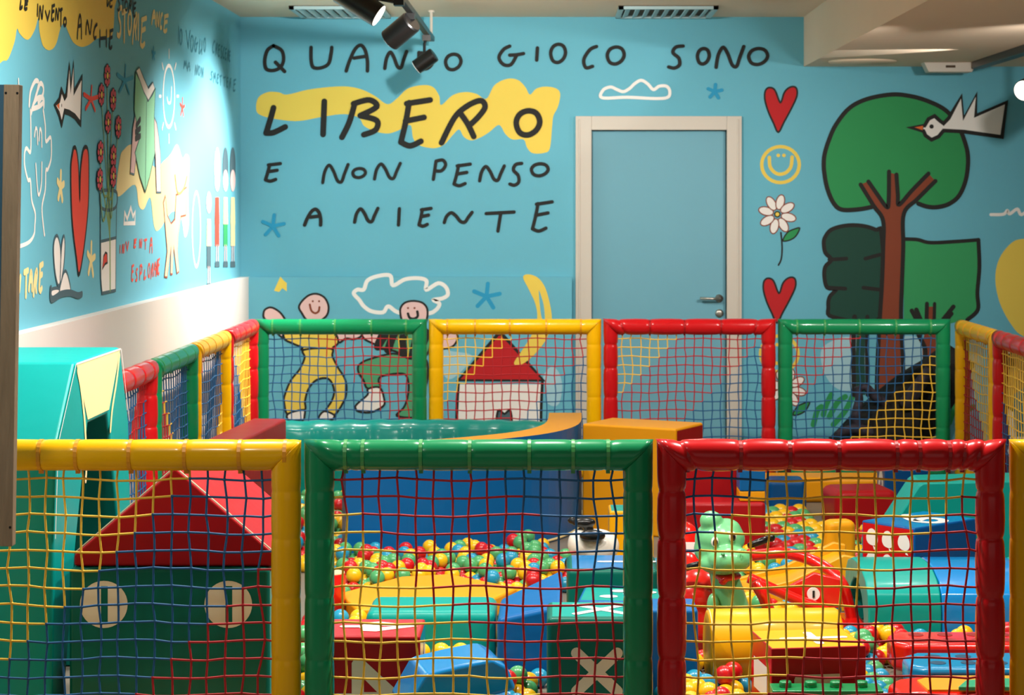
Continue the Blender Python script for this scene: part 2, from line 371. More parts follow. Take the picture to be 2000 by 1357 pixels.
word('painted_word', [('N',(658,1150,786,1226)),('I',(890,1152,915,1242)),('E',(1010,1150,1080,1248)),('N',(1153,1172,1306,1228)),('T',(1384,1170,1538,1275)),('E',(1634,1114,1748,1275))], A3, .022, K, wall_back, 'black painted word NIENTE')
def star(mk, c, r, w, m, parent, label, sc=1.0):
    p = mk()
    for k in range(5):
        a = -PI/2+2*PI*k/5+.1
        p.stroke([c, (c[0]+r*math.cos(a), c[1]+r*math.sin(a)*sc)], w, m)
    p.build('painted_star', parent, label)
star(A3, (208, 1248), 62, .022, P['star'], wall_back, 'blue painted star beside NIENTE')
star(A4, (792, 358), 28, .022, P['star'], wall_back, 'small blue painted star under SONO')
A4().stroke([(352,382),(356,352),(385,340),(410,350),(435,358),(460,345),(480,326),(505,314),(530,328),(552,350),(575,337),(603,337),(616,356),(608,380),(560,385),(450,380)], .02, P['white'], True, True).build('painted_cloud', wall_back, 'white painted cloud outline above the door')
def heart(dx, dy, label):
    h = [(215,180),(188,118),(160,105),(140,122),(138,165),(155,225),(180,280),(205,328),(235,275),(270,210),(297,150),(297,112),(280,100),(255,108),(234,132)]
    A5().fill([(x+dx, y+dy) for x, y in h], P['red'], True, K, .012).build('painted_heart', wall_back, label)
heart(0, 0, 'upper red painted heart beside the door'); heart(-7, 953, 'lower red painted heart beside the door')
def smiley(cx, cy, label):
    p = A5(); p.ring((cx, cy), 94, 90, .022, P['yellow'])
    p.stroke([(cx-56,cy-36),(cx-52,cy+10),(cx-28,cy+40),(cx,cy+48),(cx+30,cy+38),(cx+52,cy+10),(cx+58,cy-38)], .022, P['yellow'])
    p.disc((cx-11, cy-46), 9, 9, P['yellow']); p.disc((cx+17, cy-46), 9, 9, P['yellow']); p.build('painted_smiley', wall_back, label)
smiley(216, 490, 'yellow painted smiling face beside the door'); smiley(210, 1436, 'yellow painted smiling face behind the green fence')
def daisy(dx, dy, label):
    p = A5(); c = (200+dx, 738+dy)
    p.stroke([(218+dx,830+dy),(224+dx,900+dy),(220+dx,960+dy),(206+dx,992+dy)], .011, K)
    p.fill([(228+dx,870+dy),(250+dx,830+dy),(285+dx,812+dy),(312+dx,808+dy),(292+dx,848+dy),(260+dx,868+dy)], P['green'], True, K, .009)
    for k in range(8):
        a = 2*PI*k/8+.25; p.disc((c[0]+58*math.cos(a), c[1]+62*math.sin(a)), 38, 21, P['white'], P['brown'], .007, 18, a)
    p.disc(c, 13, 13, P['yellow'], K, .008); p.build('painted_flower', wall_back, label)
daisy(0, 0, 'white painted daisy beside the door'); daisy(50, 870, 'white painted daisy low behind the green fence')
# tree, bushes, bird
p = A5()
for blobp in ([(430,1400),(420,1480),(450,1560),(500,1610),(560,1620),(620,1600),(640,1480),(620,1380),(540,1350)], [(720,1400),(700,1500),(740,1600),(840,1640),(960,1600),(980,1450),(930,1360),(800,1350)]): p.fill(blobp, P['pale'])
p.build('painted_cloud', wall_back, 'pale blue painted clouds behind the trees')
p = A5(.003)
p.fill([(440,850),(470,815),(540,795),(620,795),(690,815),(722,850),(722,1250),(480,1252),(455,1200),(462,1150),(495,1112),(450,1105),(435,1050),(440,1000),(470,965),(440,930),(432,880)], P['dkgreen'], True, K, .026)
for q in ([(460,965),(545,960)], [(640,960),(712,940)], [(455,1105),(540,1110)], [(630,1105),(712,1115)]): p.stroke(q, .024, K)
p.fill([(600,1250),(640,1250),(636,1450),(640,1640),(596,1640),(592,1450)], P['dkgreen'], False); p.stroke([(586,1250),(580,1420),(584,1640)], .03, K); p.stroke([(650,1250),(648,1420),(652,1640)], .026, K)
p.build('painted_bush', wall_back, 'dark green painted bush left of the trunk')
p = A5(.003)
p.fill([(832,868),(960,880),(1100,872),(1205,865),(1206,1050),(1200,1220),(1150,1262),(1000,1300),(832,1280)], P['lgreen'], False)
p.stroke([(832,862),(900,865),(965,880),(1100,874),(1205,866)], .024, K); p.stroke([(1205,866),(1210,1000),(1200,1130),(1202,1215),(1150,1265)], .026, K)
p.fill([(940,1200),(985,1200),(985,1300),(1010,1400),(1000,1800),(930,1800),(925,1400),(940,1300)], P['brown'], False)
p.stroke([(948,1185),(946,1265)], .026, K); p.stroke([(986,1185),(984,1265)], .022, K)
for q in ([(872,1220),(895,1262)], [(895,1215),(915,1262)], [(1080,1200),(1030,1262)], [(1070,1235),(1048,1262)], [(905,1340),(940,1420),(925,1520)]): p.stroke(q, .028, K)
p.build('painted_bush', wall_back, 'square light green painted bush right of the trunk')
p = A5(.006)
p.fill([(432,490),(436,440),(455,375),(492,292),(560,208),(650,162),(770,140),(860,147),(950,172),(1040,218),(1100,290),(1138,380),(1153,460),(1143,560),(1110,640),(1060,683),(1000,700),(950,698),(905,685),(780,690),(670,702),(600,712),(520,712),(480,680),(450,610),(436,540)], P['green'])
p.stroke([(905,685),(950,700),(1000,702),(1060,685),(1110,642),(1143,560),(1153,460),(1138,380),(1100,290),(1040,218),(950,172),(860,147),(770,140),(650,162),(560,208),(492,292),(455,375),(436,440),(432,490),(436,540),(450,610),(480,680),(520,714),(600,714),(670,702)], .028, K)
p.fill([(618,588),(652,575),(748,705),(760,690),(762,530),(795,540),(808,690),(955,535),(990,572),(835,725),(828,790),(824,1000),(815,1357),(818,1900),(705,1900),(712,1357),(724,1000),(728,770),(680,690)], P['brown'], False)
for q in ([(616,590),(680,694),(728,768),(729,900),(722,1100),(712,1262),(700,1500),(690,1900)], [(990,572),(900,662),(832,735),(829,900),(822,1100),(818,1262),(828,1500),(835,1900)], [(655,575),(700,640),(746,702),(756,670),(758,525)], [(795,540),(802,640),(808,690),(870,622),(955,535)]): p.stroke(q, .027, K)
p.build('painted_tree', wall_back, 'painted tree with round green crown and brown trunk')
p = A5(.0095)
bird = [(855,305),(935,296),(955,262),(985,247),(1010,270),(1030,285),(1056,258),(1120,147),(1130,258),(1195,137),(1190,245),(1345,178),(1322,352),(1130,325),(1030,320),(1005,350),(970,366),(940,345),(930,322)]
p.fill(bird, P['white'], False, K, .024); p.fill([(862,304),(930,292),(928,322)], K, False); p.fill([(885,304),(928,296),(925,318)], P['orange'], False); p.disc((970, 300), 11, 11, K)
p.build('painted_bird', wall_back, 'white painted bird flying over the tree crown')
A5().stroke([(1268,740),(1330,738),(1350,720),(1362,736),(1400,712),(1420,740),(1470,715),(1560,735)], .02, P['white']).build('painted_cloud', wall_back, 'white scribbled cloud at the right edge')
A5().fill([(1434,860),(1370,882),(1310,960),(1290,1060),(1312,1180),(1370,1290),(1434,1350),(1600,1400),(1780,1300),(1820,1100),(1740,930),(1580,850)], P['yellow']).build('painted_sun', wall_back, 'yellow painted sun at the right edge')
p = A5()
p.fill([(1330,1380),(1560,1380),(1560,2000),(1330,2000)], P['white'], False)
p.fill([(1300,1490),(1360,1440),(1420,1400),(1500,1420),(1560,1480),(1560,1700),(1380,1720),(1310,1600)], P['tan'], True, K, .014)
p.fill([(1380,1640),(1440,1600),(1560,1640),(1560,1850),(1390,1850)], P['dull'], False)
glyph(p, 'T', (1318,1450,1345,1495), .02, K); glyph(p, 'U', (1352,1460,1378,1500), .02, K)
p.build('painted_figure', wall_back, 'white and tan painted figure with black letters TU')
p = A5()
for q in ([(430,1740),(445,1690),(470,1640)], [(460,1750),(500,1680),(540,1650)], [(480,1790),(540,1720),(580,1640)], [(1060,1780),(1090,1700),(1130,1640)], [(1100,1790),(1150,1720),(1180,1700)], [(380,1790),(400,1720),(420,1700)], [(640,1790),(700,1720),(740,1700)]): p.stroke(q, .035, P['green'])
p.build('painted_grass', wall_back, 'green painted grass strokes at the foot of the wall')
# dancers and house on the lower panel
YP = YW-PANEL_T
B2 = lambda base=.0012: back(YP, 3.992, 460, 520, base)
B3 = lambda base=.0012: back(YP, 3.992, 820, 520, base)
DK = .013
p = B2(); p.stroke([(922,212),(950,182),(1000,180),(1030,110),(1110,76),(1205,72),(1228,148),(1320,102),(1420,92),(1488,112),(1488,182),(1580,132),(1640,162),(1655,220),(1612,250),(1545,262),(1590,292),(1560,342),(1490,368),(1280,362),(1192,312),(1150,358),(1060,350),(1000,310),(965,262)], .025, P['white'], True, True)
p.build('painted_cloud', panel_back, 'white painted cloud outline above the dancers')
p = B2(); p.fill([(300,190),(320,145),(350,80),(375,110),(400,130),(400,195),(365,170),(340,200)], P['yellow'], False); p.build('painted_star', panel_back, 'small yellow painted star above the left dancer')
p = B2(.003)
p.fill([(218,375),(230,338),(275,320),(330,345),(372,390),(410,470),(390,560),(340,535),(262,445),(225,405)], P['skin'], True, K, DK)
p.fill([(495,318),(520,270),(572,226),(632,214),(690,240),(720,290),(725,340),(705,390),(640,430),(560,420),(518,365)], P['skin'], True, K, DK)
p.fill([(760,500),(880,515),(985,505),(975,548),(920,568),(860,562),(805,592)], P['skin'], True, K, DK)
p.fill([(395,470),(560,440),(700,440),(770,505),(802,590),(760,632),(745,642),(530,652),(520,632),(450,602),(380,560)], P['yellow'], True, K, DK)
p.fill([(535,650),(745,642),(755,700),(800,790),(850,870),(866,950),(850,1040),(770,1160),(702,1132),(750,1050),(770,970),(742,892),(692,870),(622,892),(567,960),(542,1050),(537,1122),(412,1157),(380,1060),(386,1000),(430,892),(500,802),(540,712)], P['yellow'], True, K, DK)
p.stroke([(580,298),(592,345),(622,365),(648,350),(655,318)], .013, P['brown']); p.disc((603, 272), 8, 8, P['brown']); p.disc((652, 272), 8, 8, P['brown'])
p.fill([(410,1150),(530,1118),(538,1165),(520,1200),(420,1200)], P['white'], True, K, DK); p.fill([(690,1130),(770,1160),(740,1200),(650,1190)], P['white'], True, K, DK)
p.build('painted_dancer', panel_back, 'painted dancer in yellow clothes with raised arm')
p = B2(.003)
p.fill([(990,515),(1060,500),(1145,515),(1110,605),(1050,590),(1000,560)], P['skin'], True, K, DK)
p.fill([(1590,500),(1700,505),(1732,545),(1720,592),(1680,630),(1590,640),(1480,600)], P['skin'], True, K, DK)
p.fill([(1284,350),(1300,302),(1340,276),(1400,270),(1460,286),(1494,330),(1494,400),(1470,450),(1380,470),(1305,430)], P['skin'], True, K, DK)
p.fill([(1110,560),(1150,500),(1250,470),(1400,465),(1500,500),(1520,600),(1480,700),(1365,720),(1240,660),(1100,630)], P['pants'], True, K, DK)
for q in ([(1190,500),(1150,560),(1110,625)], [(1260,480),(1220,560),(1190,650)], [(1330,480),(1300,580),(1310,690)], [(1420,480),(1400,600),(1380,700)], [(1490,520),(1450,640)]): p.stroke(q, .05, K, False)
p.fill([(955,790),(972,760),(1040,725),(1230,680),(1362,720),(1480,720),(1500,850),(1470,1000),(1440,1165),(1260,1165),(1312,1100),(1342,1020),(1350,920),(1320,840),(1200,842),(1132,860),(1115,892),(1125,940),(1030,950),(1000,890),(962,830)], P['pants'], True, K, DK)
p.fill([(1035,955),(1125,945),(1160,1040),(1150,1090),(1060,1135),(960,1130),(935,1095),(962,1060),(1030,1000)], P['white'], True, K, DK)
p.stroke([(1345,368),(1358,400),(1390,408),(1420,390),(1418,352)], .016, K); p.disc((1345, 325), 8, 8, P['brown']); p.disc((1396, 325), 8, 8, P['brown'])
p.build('painted_dancer', panel_back, 'painted dancer in green clothes beside the yellow fence')
p = B3(); p.fill([(295,920),(950,920),(952,1165),(955,1700),(290,1700),(285,1165)], P['white'], False); p.stroke([(300,915),(288,1165),(285,1700)], .02, K); p.stroke([(955,905),(945,1165),(945,1700)], .018, K)
p.fill([(300,888),(610,528),(640,528),(965,890)], P['red'], False, K, .022); p.fill([(600,1165),(660,1150),(715,1165),(715,1700),(600,1700)], P['grey'], True, K, .014)
p.build('painted_house', panel_back, 'painted white house with red pointed roof')
p = B3(.003); p.fill([(805,85),(850,62),(930,97),(990,200),(1030,410),(990,560),(900,680),(830,742),(770,772),(735,750),(800,650),(880,520),(915,400),(900,290),(850,180)], P['yellow']); p.fill([(928,190),(945,230),(965,300),(975,410),(950,400),(935,300)], M_wall); p.build('painted_moon', panel_back, 'yellow painted crescent beside the house roof')
star(lambda: B3(), (520, 235), 105, .026, P['star'], panel_back, 'blue painted star above the house', .95)
p = B3(); p.fill([(1000,800),(1040,785),(1085,830),(1110,930),(1090,1060),(1040,1090),(985,1050),(990,950),(960,870)], P['pale']); p.fill([(150,640),(240,660),(400,690),(380,760),(240,880),(160,800)], P['pale']); p.build('painted_cloud', panel_back, 'pale painted clouds around the house')

# left wall drawings
L1 = lambda base=.0012: left(3.992, 0, 0, base)
L2 = lambda base=.0012: left(3.992, 0, 320, base)
LB = lambda base=.003: left(6.168, 80, 120, base)
p = L1(); p.fill([(-700,-260),(885,-260),(890,60),(880,240),(850,290),(760,300),(690,350),(630,365),(570,330),(530,250),(500,180),(470,220),(440,330),(410,380),(370,390),(330,350),(305,240),(298,140),(270,230),(230,300),(195,305),(150,260),(130,225),(110,330),(60,460),(20,475),(-60,520),(-400,600),(-700,300)], P['yellow']); p.build('painted_blob', wall_left, 'yellow dripping paint blob at the top of the left wall')
word('painted_word', [('L',(150,8,168,70)),('E',(185,5,212,72))], lambda: L1(.003), .014, K, wall_left, 'black painted word LE')
word('painted_word', [('I',(280,40,296,120)),('N',(300,50,332,145)),('V',(350,90,382,155)),('E',(395,40,420,160)),('N',(428,70,455,150)),('T',(462,70,480,200)),('O',(492,142,512,200))], lambda: L1(.003), .014, K, wall_left, 'black painted word INVENTO')
word('painted_word', [('A',(598,118,632,295)),('N',(665,160,712,262)),('C',(725,190,752,300)),('H',(775,240,826,360)),('E',(846,232,876,378))], lambda: L1(.003), .016, K, wall_left, 'black painted word ANCHE')
word('painted_word', [('L',(830,-70,845,50)),('E',(850,-40,876,55)),('S',(912,-30,935,80)),('T',(945,-10,965,90)),('O',(970,10,992,80)),('R',(1000,0,1022,95)),('I',(1030,10,1036,100)),('E',(1035,20,1056,130))], lambda: L1(.003), .013, K, wall_left, 'black painted words LE STORIE')
word('painted_word', [('S',(912,60,945,280)),('T',(950,80,985,320)),('O',(995,95,1022,260)),('R',(1030,110,1065,330)),('I',(1070,120,1080,300)),('E',(1090,140,1138,360))], lambda: L1(.002), .026, P['lyellow'], wall_left, 'soft yellow painted word STORIE')
word('painted_word', [('A',(1180,90,1210,180)),('N',(1215,100,1240,200)),('C',(1245,110,1262,220)),('E',(1270,120,1308,245))], lambda: L1(.002), .022, P['lyellow'], wall_left, 'soft yellow painted small letters')
word('painted_word', [('I',(1385,210,1395,335)),('O',(1400,230,1418,345))], lambda: L1(.002), .013, P['dull'], wall_left, 'dull blue painted word IO')
word('painted_word', [('V',(1450,240,1480,370)),('O',(1485,280,1505,400)),('G',(1515,290,1540,400)),('L',(1550,310,1568,420)),('I',(1570,320,1576,420)),('O',(1588,300,1602,400))], lambda: L1(.002), .013, P['dull'], wall_left, 'dull blue painted word VOGLIO')
word('painted_word', [('C',(1655,320,1672,410)),('R',(1676,340,1692,430)),('E',(1698,350,1712,440)),('S',(1718,360,1730,450)),('C',(1736,370,1748,455)),('E',(1752,380,1764,465)),('R',(1770,390,1780,475)),('E',(1784,400,1794,480))], lambda: L1(.002), .013, P['dull'], wall_left, 'dull blue painted word CRESCERE')
word('painted_word', [('M',(1432,480,1456,530)),('A',(1460,490,1480,550)),('N',(1520,510,1540,580)),('O',(1545,520,1560,585)),('N',(1568,530,1585,600))], lambda: L1(.002), .013, P['dull'], wall_left, 'dull blue painted words MA NON')
word('painted_word', [('S',(1640,560,1655,620)),('M',(1662,570,1682,640)),('E',(1690,580,1702,650)),('T',(1712,590,1726,660)),('T',(1740,600,1755,670)),('E',(1765,605,1776,680)),('R',(1785,610,1800,690)),('E',(1815,620,1838,710))], lambda: L1(.002), .012, P['dull'], wall_left, 'dull blue painted letters right of MA NON')
# head outline
p = L1(); WH = P['white']
p.stroke([(235,860),(238,1000),(236,1180),(205,1155),(190,1190),(190,1290),(215,1400),(235,1410),(245,1560),(272,1660),(270,1750),(262,1830),(220,1890),(130,1925),(60,1930)], .016, WH)
p.stroke([(335,860),(350,980),(355,1100),(390,1070),(398,1130),(395,1240),(370,1320),(355,1330),(350,1480),(325,1620),(340,1800),(345,1830)], .016, WH)
p.stroke([(225,820),(232,730),(250,670),(275,630),(298,645),(285,720),(262,800)], .02, WH); p.stroke([(262,800),(285,720),(312,650),(335,680),(330,740),(295,800)], .02, WH); p.stroke([(240,880),(262,800),(300,760),(336,770),(338,830)], .02, WH); p.stroke([(245,850),(300,830),(335,800)], .02, WH)
p.stroke([(265,1060),(275,1000),(285,1020),(290,1120)], .014, WH); p.stroke([(300,1090),(308,1005),(320,1040),(322,1140)], .014, WH); p.stroke([(275,1280),(285,1440),(298,1520),(318,1440),(322,1270)], .014, WH)
p.stroke([(140,620),(145,760)], .014, WH); p.stroke([(135,920),(150,1000),(150,1150),(130,1210)], .016, WH)
p.build('painted_face', wall_left, 'white outlined head with curly hair on the left wall')
p = LB(); p.fill([(160,525),(215,465),(240,345),(275,440),(300,400),(335,40),(345,200),(350,340),(385,20),(390,370),(487,185),(470,750),(400,660),(330,615),(275,600),(242,755),(210,630)], P['white'], False, K, .024)
p.fill([(178,530),(212,500),(212,580)], P['orange'], False); p.disc((240, 530), 4, 22, K); p.build('painted_bird', wall_left, 'white painted bird on the left wall')
star(lambda: LB(), (595, 455), 95, .02, P['coral'], wall_left, 'red painted star beside the left bird', 1.6); star(lambda: LB(), (1005, 230), 100, .02, P['star'], wall_left, 'blue painted star beside the green book', 1.8)
L1a = [(548,1310),(560,1200),(572,1150),(590,1170),(606,1290),(616,1560),(622,1350),(640,1190),(662,1145),(682,1180),(688,1320),(685,1560),(670,1760),(640,2000),(610,2140),(590,2000),(565,1800),(552,1600)]
L1(.003).fill(L1a, P['coral'], True, K, .018).build('painted_heart', wall_left, 'tall red painted heart on the left wall')
# vase of flowers
p = L2(.003)
p.fill([(780,210),(840,195),(905,215),(905,580),(780,600)], M_wall, False); 
for x in (800, 830, 850, 880): p.stroke([(x,200),(820+(x-800)*.5,350),(850,570),(852,980)], .02, P['stem'])
p.stroke([(780,225),(840,205),(905,225),(900,330),(845,360),(782,335)], .016, P['grey'], True, True)
p.stroke([(778,340),(778,600)], .012, P['grey']); p.stroke([(903,330),(900,580)], .012, P['grey'])
p.fill([(778,605),(840,590),(898,575),(895,985),(790,1008),(780,900)], P['white'], False, P['grey'], .014); p.stroke([(850,575),(852,980)], .022, P['stem'])
p.fill([(800,720),(815,690),(828,700),(830,770),(812,780),(790,820)], P['coral'], False, K, .01); p.build('painted_vase', wall_left, 'painted glass vase with a red fish')
for i, (cx, cy) in enumerate([(790,170),(718,400),(858,460),(795,730),(918,790),(700,1090),(855,1140),(690,1420),(850,1380)]):
    p = LB(.003+i*.0006); p.stroke([(cx,cy+60),(cx+(800-cx)*.4,cy+500),(800,1600)], .012, P['stem'])
    for k in range(8):
        a = 2*PI*k/8; p.disc((cx+24*math.cos(a), cy+95*math.sin(a)), 14, 46, P['pink'], K, .006, 12)
    p.disc((cx, cy), 12, 50, P['yellow'], K, .007, 14); p.build('painted_flower', wall_left, 'pink painted flower above the vase')
# book held by hands, blob under it
p = L1(); p.fill([(905,1480),(930,1250),(960,1170),(1050,1130),(1200,1300),(1280,1250),(1330,1200),(1380,1125),(1420,1230),(1450,1200),(1475,1250),(1465,1500),(1470,1750),(1440,1850),(1410,1700),(1340,1650),(1240,1790),(1200,1760),(1170,1540),(1120,1630),(1080,1600),(1050,1440),(930,1530)], P['lyellow']); p.build('painted_blob', wall_left, 'soft yellow paint blob behind the book')
p = L1(.004)
p.fill([(1010,1350),(1030,1000),(1050,880),(1085,850),(1090,900),(1060,980),(1085,960),(1080,1010),(1055,1060),(1082,1080),(1060,1160),(1040,1360)], P['skin'], False, P['grey'], .01)
p.fill([(1190,900),(1215,960),(1230,1060),(1245,1200),(1250,1500),(1215,1500),(1205,1200),(1170,1040)], P['skin'], False, P['grey'], .01)
p.fill([(1050,560),(1090,640),(1130,740),(1145,790),(1180,740),(1205,690),(1195,900),(1200,1200),(1160,1380),(1125,1500),(1085,1380),(1045,1190),(1080,1080),(1040,860)], P['mint'], False, P['dkgreen'], .01)
p.fill([(1055,550),(1080,525),(1110,600),(1150,690),(1185,640),(1200,690),(1150,785),(1115,720)], P['white'], False, P['grey'], .008); p.stroke([(1135,790),(1125,1490)], .008, P['dkgreen'], False)
for q in ([(1055,980),(1085,930)], [(1050,1030),(1085,1000)], [(1050,1080),(1085,1060)]): p.stroke(q, .03, K)
p.build('painted_book', wall_left, 'green painted book held by two hands')
p = L1(); p.ring((1315, 750), 45, 240, .02, WH); p.stroke([(1300,760),(1310,800),(1330,790),(1335,680)], .014, WH)
for k in range(8):
    a = 2*PI*k/8; p.stroke([(1315+62*math.cos(a), 750+300*math.sin(a)), (1315+76*math.cos(a), 750+360*math.sin(a))], .016, WH)
p.build('painted_sun', wall_left, 'white outlined sun on the left wall')
star(lambda: L1(), (1420, 840), 18, .018, P['coral'], wall_left, 'red painted star right of the white sun', 4); star(lambda: L1(), (1195, 420), 14, .018, P['star'], wall_left, 'blue painted star under STORIE', 3.4)
star(lambda: L2(), (470, 180), 26, .03, P['lyellow'], wall_left, 'yellow painted star beside the tall heart', 4.4); star(lambda: L2(), (708, 750), 30, .03, P['lyellow'], wall_left, 'yellow painted star left of the vase', 4.4)
p = L2(.003); G = P['grey']
p.fill([(440,560),(460,620),(468,720),(470,880),(450,950),(425,850),(412,680),(420,590)], P['white'], True, G, .014); p.fill([(492,560),(500,640),(490,800),(465,940),(466,800),(475,640)], P['white'], True, G, .014)
p.fill([(460,1010),(480,880),(505,835),(530,900),(540,1000)], P['white'], True, G, .014); p.fill([(395,980),(400,1040),(450,1010),(450,970)], P['white'], True, G, .014)
p.stroke([(390,970),(395,1055),(470,1015),(540,1005),(600,1025),(632,1015)], .028, G); p.build('painted_fly', wall_left, 'white painted winged insect on the left wall')
p = L2(); p.stroke([(965,465),(970,380),(990,430),(1018,340),(1035,410),(1052,375),(1050,462)], .02, WH, False, True); p.build('painted_crown', wall_left, 'white painted crown outline on the left wall')
word('painted_word', [('I',(930,640,938,690)),('N',(950,630,968,690)),('V',(980,610,1000,670)),('E',(1040,590,1060,650)),('N',(1085,590,1105,650)),('T',(1122,590,1142,660)),('A',(1165,580,1185,690))], lambda: L2(.002), .013, P['coral'], wall_left, 'red painted upper word')
word('painted_word', [('E',(1022,790,1040,910)),('S',(1055,820,1070,910)),('P',(1085,790,1105,900)),('L',(1120,830,1135,900)),('O',(1152,780,1168,880)),('R',(1175,780,1192,890)),('A',(1198,770,1215,870)),('R',(1218,750,1228,870)),('E',(1228,740,1242,860))], lambda: L2(.002), .013, P['coral'], wall_left, 'red painted word ESPLORARE')
word('painted_word', [('N',(125,880,155,990)),('T',(185,830,215,1030)),('A',(222,840,248,980)),('R',(258,830,285,1020)),('E',(300,780,330,990))], lambda: L2(.002), .024, P['lyellow'], wall_left, 'soft yellow painted letters NTARE')
p = L2(.003)
p.fill([(1270,300),(1285,250),(1300,400),(1330,465),(1360,430),(1370,240),(1395,235),(1450,180),(1445,400),(1405,410),(1385,560),(1380,680),(1392,840),(1375,855),(1350,640),(1340,860),(1325,860),(1330,640),(1300,885),(1278,880),(1300,680)], P['peach'], False, P['brown'], .01)
p.stroke([(1362,90),(1375,200),(1395,232),(1430,190),(1455,100)], .014, P['tan']); p.build('painted_animal', wall_left, 'peach painted animal with horns on the left wall')
for i, (x, hair, body, legs, lb) in enumerate([(1625,None,'lyellow','grey','small painted child in soft yellow'), (1690,'lyellow','coral','coral','painted child with blond hair and coral dress'), (1755,'grey','lyellow','lgreen','painted child with dark hair and green trousers'), (1812,'grey','lyellow','lyellow','painted child with dark hair in yellow')]):
    p = L2(.003); y0 = 260 if i else 430
    if hair: p.disc((x, y0-230), 22, 160, P[hair])
    p.disc((x, y0-130), 20, 85, P['skin']); p.fill([(x-14,y0),(x+14,y0),(x+18,y0+210),(x-18,y0+210)], P[body], False); p.fill([(x-16,y0+210),(x+16,y0+210),(x+16,y0+380),(x-16,y0+380)], P[legs], False)
    p.stroke([(x-6,y0+380),(x-8,y0+520)], .02, P['skin']); p.stroke([(x+6,y0+380),(x+8,y0+520)], .02, P['skin']); p.fill([(x-16,y0+500),(x+16,y0+500),(x+18,y0+545),(x-18,y0+545)], G, False)
    p.build('painted_child', wall_left, lb)
p = L2(); p.ring((1530, 510), 32, 290, .022, WH); p.build('painted_oval', wall_left, 'white painted oval outline on the left wall')

# ================================================================== CEILING FITTINGS
def cyl_lamp(name, label, pivot, direction, length, r, group, glow=True):
    t = thing(name, label, 'lamp', pivot, 0, group)
    d = Vector(direction).normalized(); q = d.to_track_quat('Z', 'Y').to_matrix()
    b = MB(); b.lathe([(r*.9, -length*.55), (r, -length*.5), (r, length*.45), (r*.96, length*.45), (r*.9, length*.3)], 28)
    b.v = [tuple(q @ Vector(v)) for v in b.v]; b.build('lamp_head', M_blackm, t, bevel=.002)
    b = MB(); b.lathe([(r*.93, length*.452), (r*.93, length*.46)], 28); b.v = [tuple(q @ Vector(v)) for v in b.v]; b.build('lens', M_lamp, t)
    return t
XT, ZT, YE = -.757, 2.645, 12.95
t = thing('lamp_track', 'black ceiling track hung on white rods carrying the spot lamps', 'lamp track', (XT, 9.5, ZT))
b = MB(); b.box(-.018, .018, -2.2, YE-9.5, -.016, .016); b.build('rail', M_blackm, t, bevel=.003)
for yy in (YE-.12, 10.0):
    b = MB(); b.tube([(.004, yy-9.5, .016), (.004, yy-9.5, ZC-ZT-.012)], .009, 10); b.lathe([(.02, ZC-ZT-.012), (.02, ZC-ZT)], 16, 0, (.004, yy-9.5, 0)); b.build('hanging_rod', M_frame, t)
def track_lamp(px, py, Y, direction, length, r, label):
    c = W(px, py, Y); t = cyl_lamp('spot_lamp_head', label, c, direction, length, r, 'black spot lamps on the ceiling track')
    b = MB(); top = Vector((XT, Y, ZT-.016))-c; b.tube([(0, 0, r*.6), (0, 0, max(r*.7, top.z-.05)), (top.x, 0, top.z-.02), (top.x, 0, top.z)], .009, 8); b.box(top.x-.025, top.x+.025, -.04, .04, top.z-.035, top.z-.001); b.build('mount', M_blackm, t)
track_lamp(829, 120, 12.45, (-.72, .12, -.5), .135, .045, 'smallest black spot lamp, lowest on the ceiling track')
track_lamp(781, 62, 11.0, (-.72, .38, -.55), .17, .062, 'middle black spot lamp on the ceiling track')
track_lamp(704, 8, 10.2, (.82, -.10, -.52), .24, .060, 'black spot lamp with bright rim at the top edge')
# fittings under the dropped ceiling
b = MB(); c = XofY(1692, 12.6); b.lathe([(.20, -.012), (.21, -.004), (.21, 0)], 36, 0, (c, 12.75, ZS)); tag(b.build('ceiling_downlight', M_ceil, None, True), 'round flat fitting set in the dropped ceiling', 'ceiling fitting')  # round downlight, built as an unlit flat disc
t = thing('emergency_light', 'white boxy emergency light under the dropped ceiling', 'light', (XofY(1853, 12.9), 12.9, ZS))
b = MB(); b.prism([(-.165, 0), (.165, 0), (.135, -.062), (-.135, -.062)], -.06, .06, lambda u, v, a: (u, a, v)); b.build('housing', M_frame, t, bevel=.006)
b = MB(); b.box(-.03, .03, -.0615, -.06, -.035, -.02); b.build('indicator', M_vdark, t)
t = thing('lamp_track', 'black ceiling track under the dropped ceiling at the right edge', 'lamp track', (2.62, 11.2, ZS))
b = MB(); b.box(-.035, .035, -1.6, 1.6, -.045, 0); b.build('rail', M_blackm, t, bevel=.004)
c = W(2012, 170, 11.6); t = cyl_lamp('spot_lamp_head', 'black spot lamp with glowing face at the right picture edge', c, (-.55, -.75, -.25), .2, .06, None)
b = MB(); b.tube([(0, 0, .05), (0, 0, ZS-.045-c.z)], .009, 8); b.build('mount', M_blackm, t)

